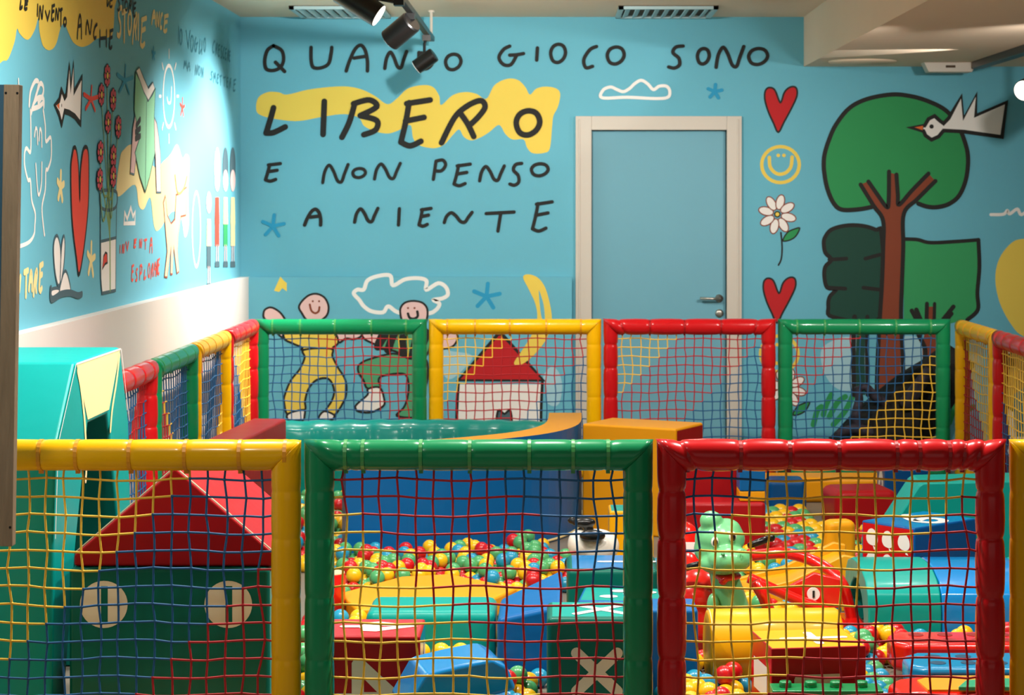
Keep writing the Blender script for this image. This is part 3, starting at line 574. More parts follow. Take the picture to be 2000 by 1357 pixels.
# ================================================================== FENCE PANELS
PW, RR, ZR = 1.0115, .0445, .905
def sleeve(length, r, ties, pinch, puff, mat_, name, parent, mitre, loc, axis, tie_mat=None):
    """foam tube along +u with pinched rings at the cable ties; both ends cut at 45 degrees towards -v"""
    N = 20; us = {0.0, length}
    for q in ties: us |= {q-.022, q-.008, q-.003, q+.003, q+.008, q+.022}
    k = 0
    while k*.05 < length: us.add(round(k*.05, 4)); k += 1
    us = sorted(u for u in us if 0 <= u <= length); vs = []; fs = []
    for i, u in enumerate(us):
        d = min([abs(u-q) for q in ties] or [1]); sc = 1-pinch*math.exp(-(d/.007)**2)+puff*min(1, d/.06)
        for k in range(N):
            a = 2*PI*k/N; v = r*sc*math.cos(a); w = r*sc*math.sin(a)
            uu = u+(random.uniform(-1, 1)*puff*.05)
            if mitre:
                uu = u + mitre*(-v*max(0, 1-u/.12) if u < length/2 else v*max(0, 1-(length-u)/.12))
            vs.append(loc+(Vector((uu, w, v)) if axis == 'x' else Vector((v, w, uu))))
    n = len(us)
    for i in range(n-1):
        for k in range(N): fs.append((i*N+k, i*N+(k+1) % N, (i+1)*N+(k+1) % N, (i+1)*N+k))
    fs.append(tuple(range(N-1, -1, -1))); fs.append(tuple((n-1)*N+k for k in range(N)))
    b = MB(); b.add(vs, fs); o = b.build(name, mat_, parent, True)
    if tie_mat:
        for q in ties:
            t = MB(); rr = r*(1-pinch)+.0015; ring = []
            for k in range(20):
                a = 2*PI*k/20
                for du, dr in ((-.005, 0), (-.005, .002), (.005, .002), (.005, 0)):
                    v = (rr+dr)*math.cos(a); w = (rr+dr)*math.sin(a); uu = q+du
                    ring.append(loc+(Vector((uu, w, v)) if axis == 'x' else Vector((v, w, uu))))
            t.add(ring, [(k*4+j, k*4+(j+1) % 4, ((k+1) % 20)*4+(j+1) % 4, ((k+1) % 20)*4+j) for k in range(20) for j in range(4)])
            hx = Vector((q, 0, -rr-.004)) if axis == 'x' else Vector((0, -rr-.004, q)); hx = loc+hx
            if axis == 'x': t.box(hx.x-.006, hx.x+.006, hx.y-.007, hx.y+.007, hx.z-.005, hx.z+.004)
            t.build('cable_tie', tie_mat, o)
    return o
M_tie = dict(yellow=mat('tie_orange', 'E89A10', .4), green=mat('tie_green', '3E9A50', .35, .3), red=mat('tie_red', 'A8060C', .35))
def fence(colour, label, loc, rz, net, front=False, ties=None, w=PW, group='soft fence panels with rope nets'):
    t = thing('fence_panel', label, 'fence panel', loc, rz, group)
    m = {'yellow': V['raily'], 'green': V['railg'], 'red': V['salmon']}[colour]
    L = w-.008; pin = {'yellow': .05, 'green': .06, 'red': .13}[colour]; puf = {'yellow': .02, 'green': .02, 'red': .07}[colour]
    ties = ties or [.11, .27, .47, .68, .88]
    ties = [q*L for q in ties]
    sleeve(L-2*RR, RR, [q-RR for q in ties], pin, puf, m, 'rail', t, 1, Vector((-L/2+RR, 0, ZR)), 'x', M_tie[colour])
    z0 = .06; pl = ZR-z0; pt = [.12*pl+.04, .31*pl, .52*pl, .72*pl, .88*pl]
    for sx in (-1, 1):
        # post: square top cut to meet the rail at 45 degrees
        N = 20; us = sorted({0, pl}|{round(q+d, 4) for q in pt for d in (-.022, -.008, -.003, .003, .008, .022)}|{k*.06 for k in range(int(pl/.06)+1)}); vs = []; fs = []
        for u in us:
            d = min(abs(u-q) for q in pt); sc = 1-pin*.8*math.exp(-(d/.007)**2)+puf*min(1, d/.06)
            for k in range(N):
                a = 2*PI*k/N; x = RR*(.97-puf)*sc*math.cos(a); y = RR*(.97-puf)*sc*math.sin(a); zz = u
                if u > pl-.1: zz = u+sx*x*(1-(pl-u)/.1)
                vs.append((sx*(L/2-RR)+x, y, z0+zz))
        n = len(us)
        for i in range(n-1):
            for k in range(N): fs.append((i*N+k, i*N+(k+1) % N, (i+1)*N+(k+1) % N, (i+1)*N+k))
        fs.append(tuple(range(N-1, -1, -1))); fs.append(tuple((n-1)*N+k for k in range(N)))
        b = MB(); b.add(vs, fs); b.build('post', m, t, True)
        b = MB(); b.lathe([(.042, 0), (.042, .012), (.02, .016), (.02, .062)], 20, 0, (sx*(L/2-RR), 0, 0)); b.build('foot', M_metal, t)
    sleeve(L-2*RR, RR, [q-RR for q in ties], pin, puf, m, 'bottom_rail', t, -1, Vector((-L/2+RR, 0, .075)), 'x')
    # rope net in three colours, stepping along the diagonal
    cols, sign, t1, t2 = net
    c = .0515; nx = int((L-.18)/c)+1; x0 = -L/2+.088; x1 = L/2-.088; ztop = ZR-RR; zbot = .12; nz = int((ztop-zbot)/c)+1
    bs = [MB(), MB(), MB()]; r = .0034
    def idx(i, j):
        k = i+j if sign > 0 else i-j
        return 0 if k < t1 else (1 if k < t2 else 2)
    node = {}
    for i in range(-1, nx+1):
        for j in range(-1, nz+1):
            x = -((nx-1)*c)/2+i*c; z = ztop-.026-j*c
            if i == -1: x = x0-.006
            if i == nx: x = x1+.006
            if j == -1: z = ztop+.006
            if j == nz: z = zbot-.01
            e = 0 if (i in (-1, nx) or j in (-1, nz)) else 1
            jx = .0035*math.sin(i*2.1+j*1.3+loc[0]*3)+random.uniform(-.0022, .0022); jz = .004*math.sin(i*.8+j*.35+loc[0])+random.uniform(-.002, .002)
            edge = max(0, 1-min(i, nx-1-i)/2.5); jx += edge*.008*math.sin(j*.9+loc[0]*5)
            node[i, j] = Vector((x+jx*e, .004*math.sin(i*.5+j*.4)*e, z+jz*e))
    for i in range(-1, nx+1):
        for j in range(-1, nz+1):
            if i < nx and 0 <= j < nz: bs[idx(i, j)].tube([node[i, j], node[i+1, j]], r, 5, caps=False)
            if j < nz and 0 <= i < nx: bs[idx(i, j)].tube([node[i, j], node[i, j+1]], r, 5, caps=False)
            if front and 0 <= i < nx and 0 <= j < nz: bs[idx(i, j)].ell(node[i, j], (.0052, .0052, .0052), 6, 4)
    for b_, cc in zip(bs, cols):
        if b_.v: b_.build('rope_net', NET[cc], t, True)['kind'] = 'stuff'
    return t
YF, YB = 5.956, 12.018
FX = [-1.73, -.717, .2905, 1.306, 2.317]
mid = lambda a, b_: (a+b_)/2
fence('yellow', 'yellow fence panel in front of the turquoise block with red roof', (mid(FX[0], FX[1]), YF, 0), 0, ('ybr', 1, 10.5, 20), True, [.255, .36, .512, .67, .825, .955])
fence('green', 'green fence panel in front of the blue pool wall', (mid(FX[1], FX[2]), YF, 0), 0, ('yrb', -1, -1, 9), True, [.12, .17, .335, .475, .645, .77, .87])
fence('red', 'red fence panel in front of the green toy dinosaur', (mid(FX[2], FX[3]), YF, 0), 0, ('byr', 1, 4, 15.5), True, [.09, .24, .38, .52, .685, .75, .835, .875, .915])
fence('yellow', 'yellow fence panel cut by the right picture edge', (mid(FX[3], FX[4]), YF, 0), 0, ('ybr', 1, 8, 18), True)
BX = [-1.737+k*PW for k in range(5)]
for k, (cn, lb, nt) in enumerate([('green', 'pale green fence panel at the back before the painted dancers', ('bry', -1, 5, 14)), ('yellow', 'yellow fence panel at the back before the painted house', ('yrb', 1, 6.5, 17)),
                                  ('red', 'red fence panel at the back before the door', ('yrb', 1, 5.5, 15.5)), ('green', 'dark green fence panel at the back before the painted tree', ('rby', 1, 6.5, 17))]):
    fence(cn, lb, (BX[k]+PW/2, YB, 0), 0, nt)
SXL = -1.735
for k, (cn, lb, nt) in enumerate([('red', 'red fence panel nearest the back along the left wall', ('byr', -1, 4, 20)), ('yellow', 'yellow fence panel along the left wall', ('rby', 1, 5, 20)),
                                  ('green', 'green fence panel along the left wall', ('ryb', -1, 2, 3)), ('red', 'red fence panel along the left wall beside the turquoise arch', ('brb', 1, 12, 16))]):
    fence(cn, lb, (SXL, YB-.05-PW*(k+.5), 0), PI/2, nt)
SXR = BX[4]-.0
for k, (cn, lb, nt) in enumerate([('yellow', 'yellow fence panel at the back of the right side', ('ryr', -1, 1, 30)), ('red', 'red fence panel on the right side behind the yellow one', ('byb', -1, -4, 12)), ('green', 'green fence panel on the right side out of view', ('ybr', 1, 6, 16))][:2]):
    fence(cn, lb, (SXR+.045, YB-.05-PW*(k+.5), 0), -PI/2, nt)

# ================================================================== FOAM BLOCKS
def block(name, label, cat, c, d, rz=0, mats=('red',)*6, bevel=.012, z0=0, group=None, seg=3, pname='body'):
    """mats: front, right, back, left, top, bottom"""
    t = thing(name, label, cat, (c[0], c[1], z0), rz, group)
    x, y, z = d[0]/2, d[1]/2, d[2]; b = MB()
    names = []
    for n in mats:
        if n not in names: names.append(n)
    V8 = [(-x,-y,0),(x,-y,0),(x,y,0),(-x,y,0),(-x,-y,z),(x,-y,z),(x,y,z),(-x,y,z)]
    for fc, mn in zip([(0,1,5,4),(1,2,6,5),(2,3,7,6),(3,0,4,7),(4,5,6,7),(0,3,2,1)], mats): b.add([V8[i] for i in fc], [(0,1,2,3)], names.index(mn))
    me_b = MB(); me_b.v = V8; me_b.f = [(0,1,5,4),(1,2,6,5),(2,3,7,6),(3,0,4,7),(4,5,6,7),(0,3,2,1)]; me_b.m = [names.index(m) for m in mats]
    me_b.build(pname, [V[n] for n in names], t, bevel=bevel, seg=seg)
    t['d'] = 0; del t['d']
    def face(which):
        if which == 'front': return Paint(lambda u, v, o: (u, -y-o, v), lambda a, b_: (-x+a*2*x, z-b_*z), .0012, .0003)
        if which == 'top': return Paint(lambda u, v, o: (u, v, z+o), lambda a, b_: (-x+a*2*x, y-b_*2*y), .0012, .0003)
        if which == 'left': return Paint(lambda u, v, o: (-x-o, u, v), lambda a, b_: (y-a*2*y, z-b_*z), .0012, .0003)
        if which == 'right': return Paint(lambda u, v, o: (x+o, u, v), lambda a, b_: (-y+a*2*y, z-b_*z), .0012, .0003)
    return t, face
OBST = []     # footprints kept free of balls: (cx, cy, half x, half y, rz)
def obst(c, d, rz=0): OBST.append((c[0], c[1], d[0]/2, d[1]/2, rz))
def S(*n): return tuple(n) if len(n) == 6 else (n[0],)*6
# --- turquoise arch
prof = [(6.20,0),(6.235,.60),(6.27,.90),(6.51,1.128),(7.19,1.128),(7.33,.86),(7.42,0),(7.28,0),(7.16,.55),(6.985,.915),(6.69,.915),(6.52,.55),(6.33,0)]
t = thing('foam_arch', 'turquoise foam arch with cream keystone at the left edge', 'foam arch', (-1.7, 6.8, 0)); YA = 6.8
b = MB(); b.prism([(u-YA, v) for u, v in prof], .20, -.22, lambda u, v, a: (a, u, v)); b.build('arch_body', V['turq'], t, bevel=.012)
pz = Paint(lambda u, v, o: (.20+o, u-YA, v), lambda a, b_: (a, b_), .0015, .0004)
pz.fill([(6.525,1.118),(7.178,1.118),(7.0,.93),(6.68,.93)], V['cream'], False)
pz.stroke([(6.54,1.10),(6.585,1.04),(6.635,.93),(6.66,.80),(6.65,.74)], .022, V['cream']); pz.stroke([(7.165,1.10),(7.12,1.02),(7.05,.93),(7.02,.86)], .022, V['cream'])
pz.stroke([(6.52,1.122),(7.18,1.122)], .006, MARK['white'], False); pz.stroke([(6.508,1.12),(6.275,.90),(6.24,.62)], .006, MARK['white'], False); pz.stroke([(7.19,1.12),(7.325,.86)], .006, MARK['white'], False)
pz.build('keystone_trim', t, 'cream keystone panel with white piping')
obst((-1.7, 6.8), (.44, 1.25))
# --- turquoise block, shade painted in dark green, with two button circles, red roof prism on it
s = F/6.25
t, face = block('foam_cube', 'turquoise foam block with painted dark green shade and two white slotted circles', 'foam block', (-1.157, 6.555), (.605, .61, .527), 0, ('dgreen_and_shade','turq','dgreen_and_shade','dgreen_and_shade','turq','dgreen_and_shade'), .014)
for fx in (.175, .795):
    p = face('front'); p.disc((fx, .205), .119, .135, MARK['cream'], None, .01, 36); p.fill([(fx-.014,.10),(fx+.02,.10),(fx+.02,.306),(fx-.014,.306)], V['dgreen_and_shade'], False); p.build('printed_circle', t, 'white circle with a green slot')
obst((-1.157, 6.555), (.605, .61))
t = thing('foam_roof', 'red foam roof prism lying on the turquoise block', 'foam block', (-1.143, 6.57, .529))
b = MB(); b.prism([(-.307,0),(.307,0),(.307,.035),(0,.30),(-.307,.035)], -.30, .33, lambda u, v, a: (u, a, v)); b.build('body', V['dred'], t, bevel=.010)
for sx in (-1, 1):
    b = MB(); b.tube([(sx*.303, -.302, .042), (sx*.004, -.302, .299)], .0022, 6); b.build('piping', MARK['cream'], t)
# --- red bench along the pool
t, face = block('foam_bench', 'long dark red foam bench at the left of the pool', 'foam block', (-1.455, 9.75), (.17, 1.1, .555), math.radians(-5), S('dred'), .014); obst((-1.455, 9.75), (.2, 1.12), math.radians(-5))
# --- teal back wall of the pool
t = thing('pool_wall', 'long teal padded pool wall before the painted dancers', 'foam wall', (-.75, 11.2, 0))
b = MB(); N = 40; prof2 = [(-.075,0),(-.08,.22),(-.075,.39),(-.05,.432),(0,.442),(.05,.432),(.075,.39),(.08,.2),(.075,0)]; vs = []
for i in range(N+1):
    u = -.88+i*(1.74)/N; yc = .14*(1-(u/.9)**2)-.02; wv = .006*math.sin(i*2.3)+.004*math.sin(i*5.1)
    for yy, zz in prof2: vs.append((u, yc+yy+wv*(1 if zz > .05 and zz < .42 else .3), zz+.004*math.sin(i*1.7) if zz > .4 else zz))
n2 = len(prof2); b.add(vs, [(i*n2+k, i*n2+k+1, (i+1)*n2+k+1, (i+1)*n2+k) for i in range(N) for k in range(n2-1)]+[tuple(range(n2-1,-1,-1)), tuple(N*n2+k for k in range(n2))])
b.build('padding', vinyl('pool_teal', '038A80', .3, .3, 7, .4), t, True)
for k in range(4): obst((-1.4+k*.43, 11.22), (.5, .45))
# --- blue curved pool wall with orange rim
out = catmull([(-.935,9.36,0),(-.6,9.44,0),(-.30,9.62,0),(-.02,9.91,0),(.125,10.3,0),(.15,10.86,0)], False, 6)
t = thing('pool_wall', 'curved blue foam pool wall with orange top rim', 'foam wall', (-.3, 10.0, 0))
inn = []
for i, p_ in enumerate(out):
    d = (out[min(i+1, len(out)-1)]-out[max(i-1, 0)]).normalized(); inn.append(p_+Vector((-d.y, d.x, 0))*.17)
o_ = Vector((-.3, 10.0, 0)); hgt = .525; b = MB(); vs = []
for p_, q_ in zip(out, inn):
    for w_, z_ in ((p_, 0), (p_, hgt), (q_, hgt), (q_, 0)): vs.append(w_-o_+Vector((0, 0, z_)))
n = len(out); fs = []
for i in range(n-1):
    for k in range(4): fs.append((i*4+k, (i+1)*4+k, (i+1)*4+(k+1) % 4, i*4+(k+1) % 4))
b.add(vs, fs+[(0,1,2,3), ((n-1)*4+3, (n-1)*4+2, (n-1)*4+1, (n-1)*4)]); b.m = [1 if (f[0] % 4 == 1 and i < (n-1)*4) else 0 for i, f in enumerate(b.f)]
b.build('wall_body', [V['blue'], V['orange']], t)
b = MB(); b.tube([p_-o_+Vector((.0, -.004, .012)) for p_ in out], .006, 6); b.build('piping', V['cream'], t)
for i in range(0, n-1, 2): m_ = (out[i]+inn[i])/2; obst((m_.x, m_.y), (.26, .26))
# --- yellow block with red end
def rotblock(corner, ang, lx, ly): # near corner, face direction angle
    c_ = Vector(corner)+Matrix.Rotation(ang, 2) @ Vector((lx/2, ly/2)); return (c_.x, c_.y)
ang = math.atan2(-.23, .435)
pc = Vector((.595, 10.03)); dirx = Vector((math.cos(ang), math.sin(ang))); diry = Vector((-math.sin(ang), math.cos(ang))); c_ = pc-dirx*.255+diry*.165
t, face = block('foam_cube', 'tall yellow foam block with red end beside the pool', 'foam block', (c_.x, c_.y), (.51, .33, .532), ang, ('orange','dred','orange','orange','orange','dred'), .012); obst((c_.x, c_.y), (.5, .36), ang)
# --- dark red blocks, blue and yellow block on top
t, f_ = block('foam_cube', 'tall dark red foam block behind the toy dinosaur', 'foam block', (.722, 9.66), (.25, .22, .43), 0, S('dred'), .012); obst((.722, 9.66), (.26, .24))
t, f_ = block('foam_cube', 'low dark red foam block carrying the small blue block', 'foam block', (.765, 9.36), (.37, .22, .29), 0, S('dred'), .02); obst((.765, 9.36), (.38, .24))
t, f_ = block('foam_cube', 'small blue block with yellow base on the low red block', 'foam block', (.892, 9.35), (.115, .16, .045), 0, S('orange'), .006, .291, None, 2, 'base_layer')
b = MB(); b.box(-.0575, .0575, -.08, .08, .0455, .14); b.build('upper_layer', V['blue'], t, bevel=.006); b = MB(); b.box(-.0575, .0575, -.08, .08, .1405, .165); b.build('top_layer', V['orange'], t, bevel=.005)
t, f_ = block('foam_cube', 'dark blue rounded foam block before the back fence', 'foam block', (1.205, 10.75), (.20, .2, .2), 0, S('dblue'), .03); obst((1.205, 10.75), (.22, .22))
t, f_ = block('foam_beam', 'long low yellow foam beam along the back fence', 'foam block', (1.52, 11.35), (.85, .25, .135), 0, S('orange'), .03); obst((1.52, 11.35), (.86, .27))
t, f_ = block('foam_cube', 'dark red puffy foam cushion behind the numbered cube', 'foam block', (1.52, 10.3), (.32, .3, .215), .15, S('dred'), .045); obst((1.52, 10.3), (.36, .34))
t, face = block('foam_cube', 'dark blue foam block with a white letter on its side', 'foam block', (1.85, 10.95), (.24, .26, .235), 0, S('dblue'), .012); obst((1.85, 10.95), (.25, .27))
p = face('left'); glyph(p, 'A', (.15, .15, .85, .95), .05, MARK['white']); p.build('printed_letter', t)
t, face = block('foam_wedge', 'flat dark red foam piece with yellow corner at the back right', 'foam block', (2.02, 10.45), (.36, .3, .22), 0, ('orange','dred','dred','orange','dred','dred'), .012); obst((2.02, 10.45), (.38, .32))
p = face('top'); p.disc((.4, .5), .22, .2, MARK['white']); p.build('printed_circle', t)
# --- teal wedge
t = thing('foam_wedge', 'teal foam wedge with slanted side behind the numbered cube', 'foam block', (1.65, 9.1, 0))
b = MB(); b.prism([(-.33,0),(-.155,.27),(-.07,.40),(-.05,.415),(.40,.425),(.40,0)], -.14, .14, lambda u, v, a: (u, a, v)); b.build('body', V['teal'], t, bevel=.008); obst((1.68, 9.1), (.76, .3))
# --- numbered cube with apples
ang = math.atan2(.30, .35); a2 = ang-PI/2
pc = Vector((1.455, 8.34)); ex = Vector((math.cos(ang-.0), math.sin(ang))); ey = Vector((-math.sin(ang), math.cos(ang)))
lx, ly = .40, .28; c_ = pc+ex*lx/2+ey*ly/2
t, face = block('number_cube', 'blue and red foam cube with number six on top and white apples', 'foam block', (c_.x, c_.y), (lx, ly, .318), ang, ('dblue','dblue','dblue','red','sky','dblue'), .008); obst(c_, (lx+.02, ly+.02), ang)
p = face('top'); glyph(p, '6', (.35, .12, .70, .88), .042, MARK['white']); p.build('printed_number', t)
p = face('left')
for r_ in range(3):
    for k in range(3):
        x_, y_ = .2+.3*k, .20+.30*r_
        p.fill([(x_-.10,y_-.03),(x_-.05,y_-.10),(x_+.03,y_-.11),(x_+.10,y_-.04),(x_+.11,y_+.05),(x_+.05,y_+.10),(x_-.05,y_+.09),(x_-.10,y_+.04)], MARK['white'])
        p.fill([(x_+.02,y_+.10),(x_+.06,y_+.12),(x_+.09,y_+.16),(x_+.04,y_+.15)], MARK['white'], False)
p.build('printed_apples', t, 'rows of white apples on red')
p = face('front'); p.disc((.56, .75), .21, .24, MARK['cream']); p.disc((.48, .70), .03, .05, MARK['black']); p.disc((.66, .70), .03, .05, MARK['black']); p.stroke([(.46,.86),(.56,.92),(.68,.86)], .01, MARK['black']); p.build('printed_face', t, 'cream round printed face')
# --- teal tunnel with blue band
t = thing('foam_tunnel', 'teal foam tunnel arch with a wide blue band', 'foam tunnel', (1.5, 7.9, 0))
outer = [(-.30,0),(-.305,.13),(-.285,.19),(-.23,.232),(-.12,.258),(0,.264),(.12,.258),(.23,.232),(.285,.19),(.305,.13),(.30,0)]
inner = [(.19,0),(.185,.09),(.14,.15),(.07,.185),(0,.195),(-.07,.185),(-.14,.15),(-.185,.09),(-.19,0)]
for x0, x1, mn, nm in ((-.345, -.075, 'teal', 'tunnel_end'), (-.074, .255, 'sky', 'blue_band'), (.256, .45, 'teal', 'tunnel_end')):
    b = MB(); b.prism(outer+inner, x0, x1, lambda u, v, a: (a, u, v)); b.build(nm, V[mn], t, bevel=.008)
obst((1.55, 7.9), (.82, .64))
# --- dinosaur ride-on
t = thing('rocking_dinosaur', 'light green plastic rocking dinosaur with red saddle body', 'ride-on toy', (.62, 7.45, 0)); o0 = Vector((.62, 7.45, 0)); Yd = 7.35; sd = Yd/F
def q(px, py, dy=0): return W(px, py, Yd+dy)-o0
head = blob('head', [(q(1406,1052,.03), (50*sd, .085, 38*sd)), (q(1400,1072,.03), (46*sd, .08, 36*sd)), (q(1425,1092,-.05), (44*sd, .075, 27*sd)), (q(1410,1100,-.02), (46*sd, .07, 22*sd)), (q(1389,1017,.01), (23*sd, .04, 20*sd)), (q(1418,1034,.03), (30*sd, .06, 22*sd))], PLA['green'], t, .006, 6)
for ex_, ey_, dy_ in ((1396, 1058, -.054), (1431, 1048, -.046)):
    R_ = Matrix.Rotation(.12, 3, 'Y')
    b = MB(); b.ell(q(ex_, ey_, dy_), (7.5*sd, .012, 10*sd), 16, 10, 0, R_); e = b.build('eye', PLA['white'], head, True)
    b = MB(); b.ell(q(ex_+1, ey_+1.5, dy_-.008), (5*sd, .008, 7.5*sd), 14, 8); b.build('pupil', PLA['black'], head, True)
for nx_, ny_ in ((1412, 1082), (1450, 1076)):
    b = MB(); b.ell(q(nx_, ny_, -.115), (4*sd, .01, 3*sd), 10, 6); b.build('nostril', mat('nostril_green', '4E9A60', .4), head, True)
blob('neck', [(q(1440,1290,.02), (50*sd, .09, 70*sd))], PLA['green'], t, .008, 6, [([q(1408,1105,.02), q(1418,1140,.02), q(1428,1180,.02), q(1440,1240,.02), q(1440,1300,.02)], [26*sd, 30*sd, 34*sd, 40*sd, 44*sd])])
blob('leg', [(q(1393,1185,-.02), (13*sd, .03, 28*sd))], PLA['green'], t, .006, 4)
blob('collar', [(q(1421,1124,.0), (28*sd, .062, 9*sd)), (q(1412,1134,-.04), (9*sd, .02, 9*sd))], PLA['red'], t, .005, 4)
blob('saddle', [(q(1362,1165,.22), (66*sd, .14, 60*sd)), (q(1365,1225,.2), (62*sd, .14, 70*sd)), (q(1335,1060,.40), (36*sd, .05, 46*sd)), (q(1340,1110,.36), (38*sd, .06, 46*sd)), (q(1366,1290,.2), (62*sd, .14, 60*sd))], PLA['red'], t, .009, 8)
for a_, b__ in (((1376,1098,.06), (1330,1112,.10)), ((1462,1066,.06), (1506,1050,.10))):
    bb = MB(); bb.tube([q(*a_), q((a_[0]+b__[0])/2, (a_[1]+b__[1])/2, .08), q(*b__)], .011, 10, 0, True, [.010, .013, .012]); bb.ell(q(*b__), (.015, .015, .015), 12, 8); bb.build('handle', PLA['black'], t, True)
b = MB(); b.box(-.028, .028, -.002, .002, -.04, .04); lb_ = b.build('sticker', MARK['white'], t); lb_.location = q(1347, 1080, .33); b = MB(); b.box(-.02, .02, -.0025, -.0021, .004, .014); b.build('sticker_band', mat('sticker_blue', '1E3A66', .5), lb_)
b = MB(); b.tube([q(1475,1135,.05), q(1492,1165,.05), q(1508,1210,.05), q(1515,1290,.05)], .022, 12); b.build('side_bar', PLA['red'], t, True)
obst((.53, 7.55), (.5, .45))
# --- red tubular frame
t = thing('seesaw_frame', 'red plastic seesaw frame of curved tubes behind the dinosaur', 'ride-on toy', (1.0, 7.9, 0)); o1 = Vector((1.0, 7.9, 0))
def q1(px, py, Y): return W(px, py, Y)-o1
b = MB(); b.tube(catmull([q1(1468,1085,8.0), q1(1530,1080,8.0), q1(1580,1092,8.0), q1(1618,1112,7.95), q1(1645,1140,7.9), q1(1660,1190,7.9), q1(1668,1235,7.9)]), .022, 12); b.build('frame_tube', PLA['red'], t, True)
b = MB(); b.tube(catmull([q1(1462,1128,7.75), q1(1510,1150,7.75), q1(1560,1172,7.75), q1(1610,1192,7.75), q1(1650,1225,7.75)]), .02, 12); b.build('frame_tube', PLA['red'], t, True)
b = MB(); b.prism([(q1(px_, py_, 7.85).x, q1(px_, py_, 7.85).z) for px_, py_ in ((1530,1150),(1590,1118),(1640,1130),(1645,1185),(1600,1190))], -.06, -.03, lambda u, v, a: (u, a, v)); b.build('seat_plate', PLA['red'], t, bevel=.006)
b = MB(); b.lathe([(.024, 0), (.024, .008)], 20, 0, q1(1589, 1160, 7.76), 'y'); dd = b.build('badge', MARK['white'], t); b = MB(); b.box(-.004, .004, -.003, -.0006, -.013, .013); pp = b.build('badge_mark', MARK['black'], dd); pp.location = q1(1589, 1160, 7.76)
b = MB(); b.box(-.1, .18, -.14, .10, 0, .05); b.build('base', PLA['red'], t, bevel=.02); obst((1.03, 7.88), (.34, .3))
# --- yellow slide chute
t = thing('slide_chute', 'yellow plastic slide chute leaning behind the red frame', 'slide', (1.0, 8.42, 0))
b = MB(); pr = [(-.28,.02),(-.28,.06),(-.05,.10),(.16,.19),(.19,.185),(.19,.15),(-.02,.055)]; b.prism(pr, -.14, .14, lambda u, v, a: (u, a, v)); b.build('chute', PLA['yellow'], t, bevel=.008)
for yy in (-.155, .155):
    b = MB(); b.prism([(-.30,0),(-.30,.06),(-.05,.125),(.16,.225),(.21,.215),(.21,0),(.12,0),(.0,.05),(-.22,.01)], yy-.014, yy+.014, lambda u, v, a: (u, a, v)); b.build('side_rail', PLA['yellow'], t, bevel=.006)
obst((.96, 8.42), (.56, .36))
t, f_ = block('yellow_bracket', 'yellow plastic bracket beside the apple cube', 'plastic part', (1.235, 8.95), (.13, .10, .26), .2, S('orange'), .03); obst((1.235, 8.95), (.15, .12))
# --- yellow cylinder
t = thing('foam_cylinder', 'yellow foam cylinder lying on its side below the dinosaur', 'foam block', (.745, 7.02, 0), math.radians(3))
b = MB(); b.lathe([(.112, -.225), (.122, -.222), (.127, -.212), (.127, .212), (.122, .222), (.112, .225)], 40, 0, (0, 0, .127), 'x'); b.build('body', V['yellow'], t, True)
b = MB(); b.tube([(-.218, .1265*math.cos(a), .127+.1265*math.sin(a)) for a in [2*PI*k/40 for k in range(41)]], .002, 5); b.build('piping', V['cream'], t); obst((.745, 7.02), (.47, .27))
# --- red box with cross
t, face = block('number_cube', 'dark red box with yellow top and white cross', 'foam block', (.815, 6.635), (.305, .27, .236), math.radians(8), ('dred','dred','dred','salmon','yellow','dred'), .004); obst((.815, 6.635), (.36, .32))
p = face('top'); glyph(p, '+', (.24, .22, .88, .80), .028, MARK['white']); p.build('printed_cross', t); p = face('front'); p.fill([(.26,.36),(.72,.36),(.73,.42),(.73,.66),(.72,.70),(.26,.70),(.24,.66),(.24,.42)], MARK['cream'], False); p.build('printed_label', t, 'cream blank label'); p = face('left'); p.fill([(.15,.30),(.80,.30),(.80,.72),(.15,.72)], MARK['white'], False); p.build('printed_label', t, 'white blank label')
# --- blue upright block behind the red post
t, f_ = block('foam_cube', 'narrow blue foam block half hidden by the red post', 'foam block', (.385, 6.95), (.19, .2, .285), 0, S('blue'), .012); obst((.385, 6.95), (.2, .22))
# --- bricks with holes
def brick_board(label, c, d, mt, z0, holes):
    t = thing('toy_table', label, 'toy', (c[0], c[1], 0)); x, y = d[0]/2, d[1]/2
    b = MB(); b.prism([(-x,-y*.55),(-x+.05,-y),(x,-y),(x,y),(-x+.05,y),(-x,y*.55)], z0, z0+d[2], lambda u, v, a: (u, v, a)); b.build('table_top', mt, t, bevel=.02)
    for k in range(holes):
        for r_ in (-.4, .4):
            b = MB(); b.lathe([(.026, 0), (.026, .0012)], 18, 0, (-x+.10+k*.1, y*r_, z0+d[2])); b.build('hole_shade', mat('hole_shade_'+mt.name, '06405C' if 'blue' in mt.name else '8A0A06', .6), t)  # flat disc, the shade inside the opening put into its darker colour
    for sx in (-1, 1):
        for sy in (-1, 1): b = MB(); b.box(sx*(x-.09)-.025, sx*(x-.09)+.025, sy*(y-.05)-.025, sy*(y-.05)+.025, 0, z0+.02); b.build('leg', mt, t, bevel=.008)
    obst(c, (d[0]+.02, d[1]+.02))
brick_board('blue plastic toy table with holes at the lower right', (1.38, 6.78), (.46, .24, .085), PLA['blue'], .05, 4)
brick_board('red plastic toy table with holes behind the blue one', (1.40, 7.10), (.50, .22, .10), PLA['red'], .04, 4)
t = thing('studded_brick', 'green plastic brick with round studs at the bottom edge', 'toy', (.83, 6.38, 0)); b = MB(); b.box(-.16, .18, -.05, .05, 0, .14); b.build('body', PLA['lego'], t, bevel=.004)
for k in range(4): b = MB(); b.lathe([(.019, 0), (.019, .014), (.017, .018)], 18, 0, (-.115+k*.078, 0, .14)); b.build('stud', PLA['lego'], t, True)
obst((.84, 6.38), (.36, .12))
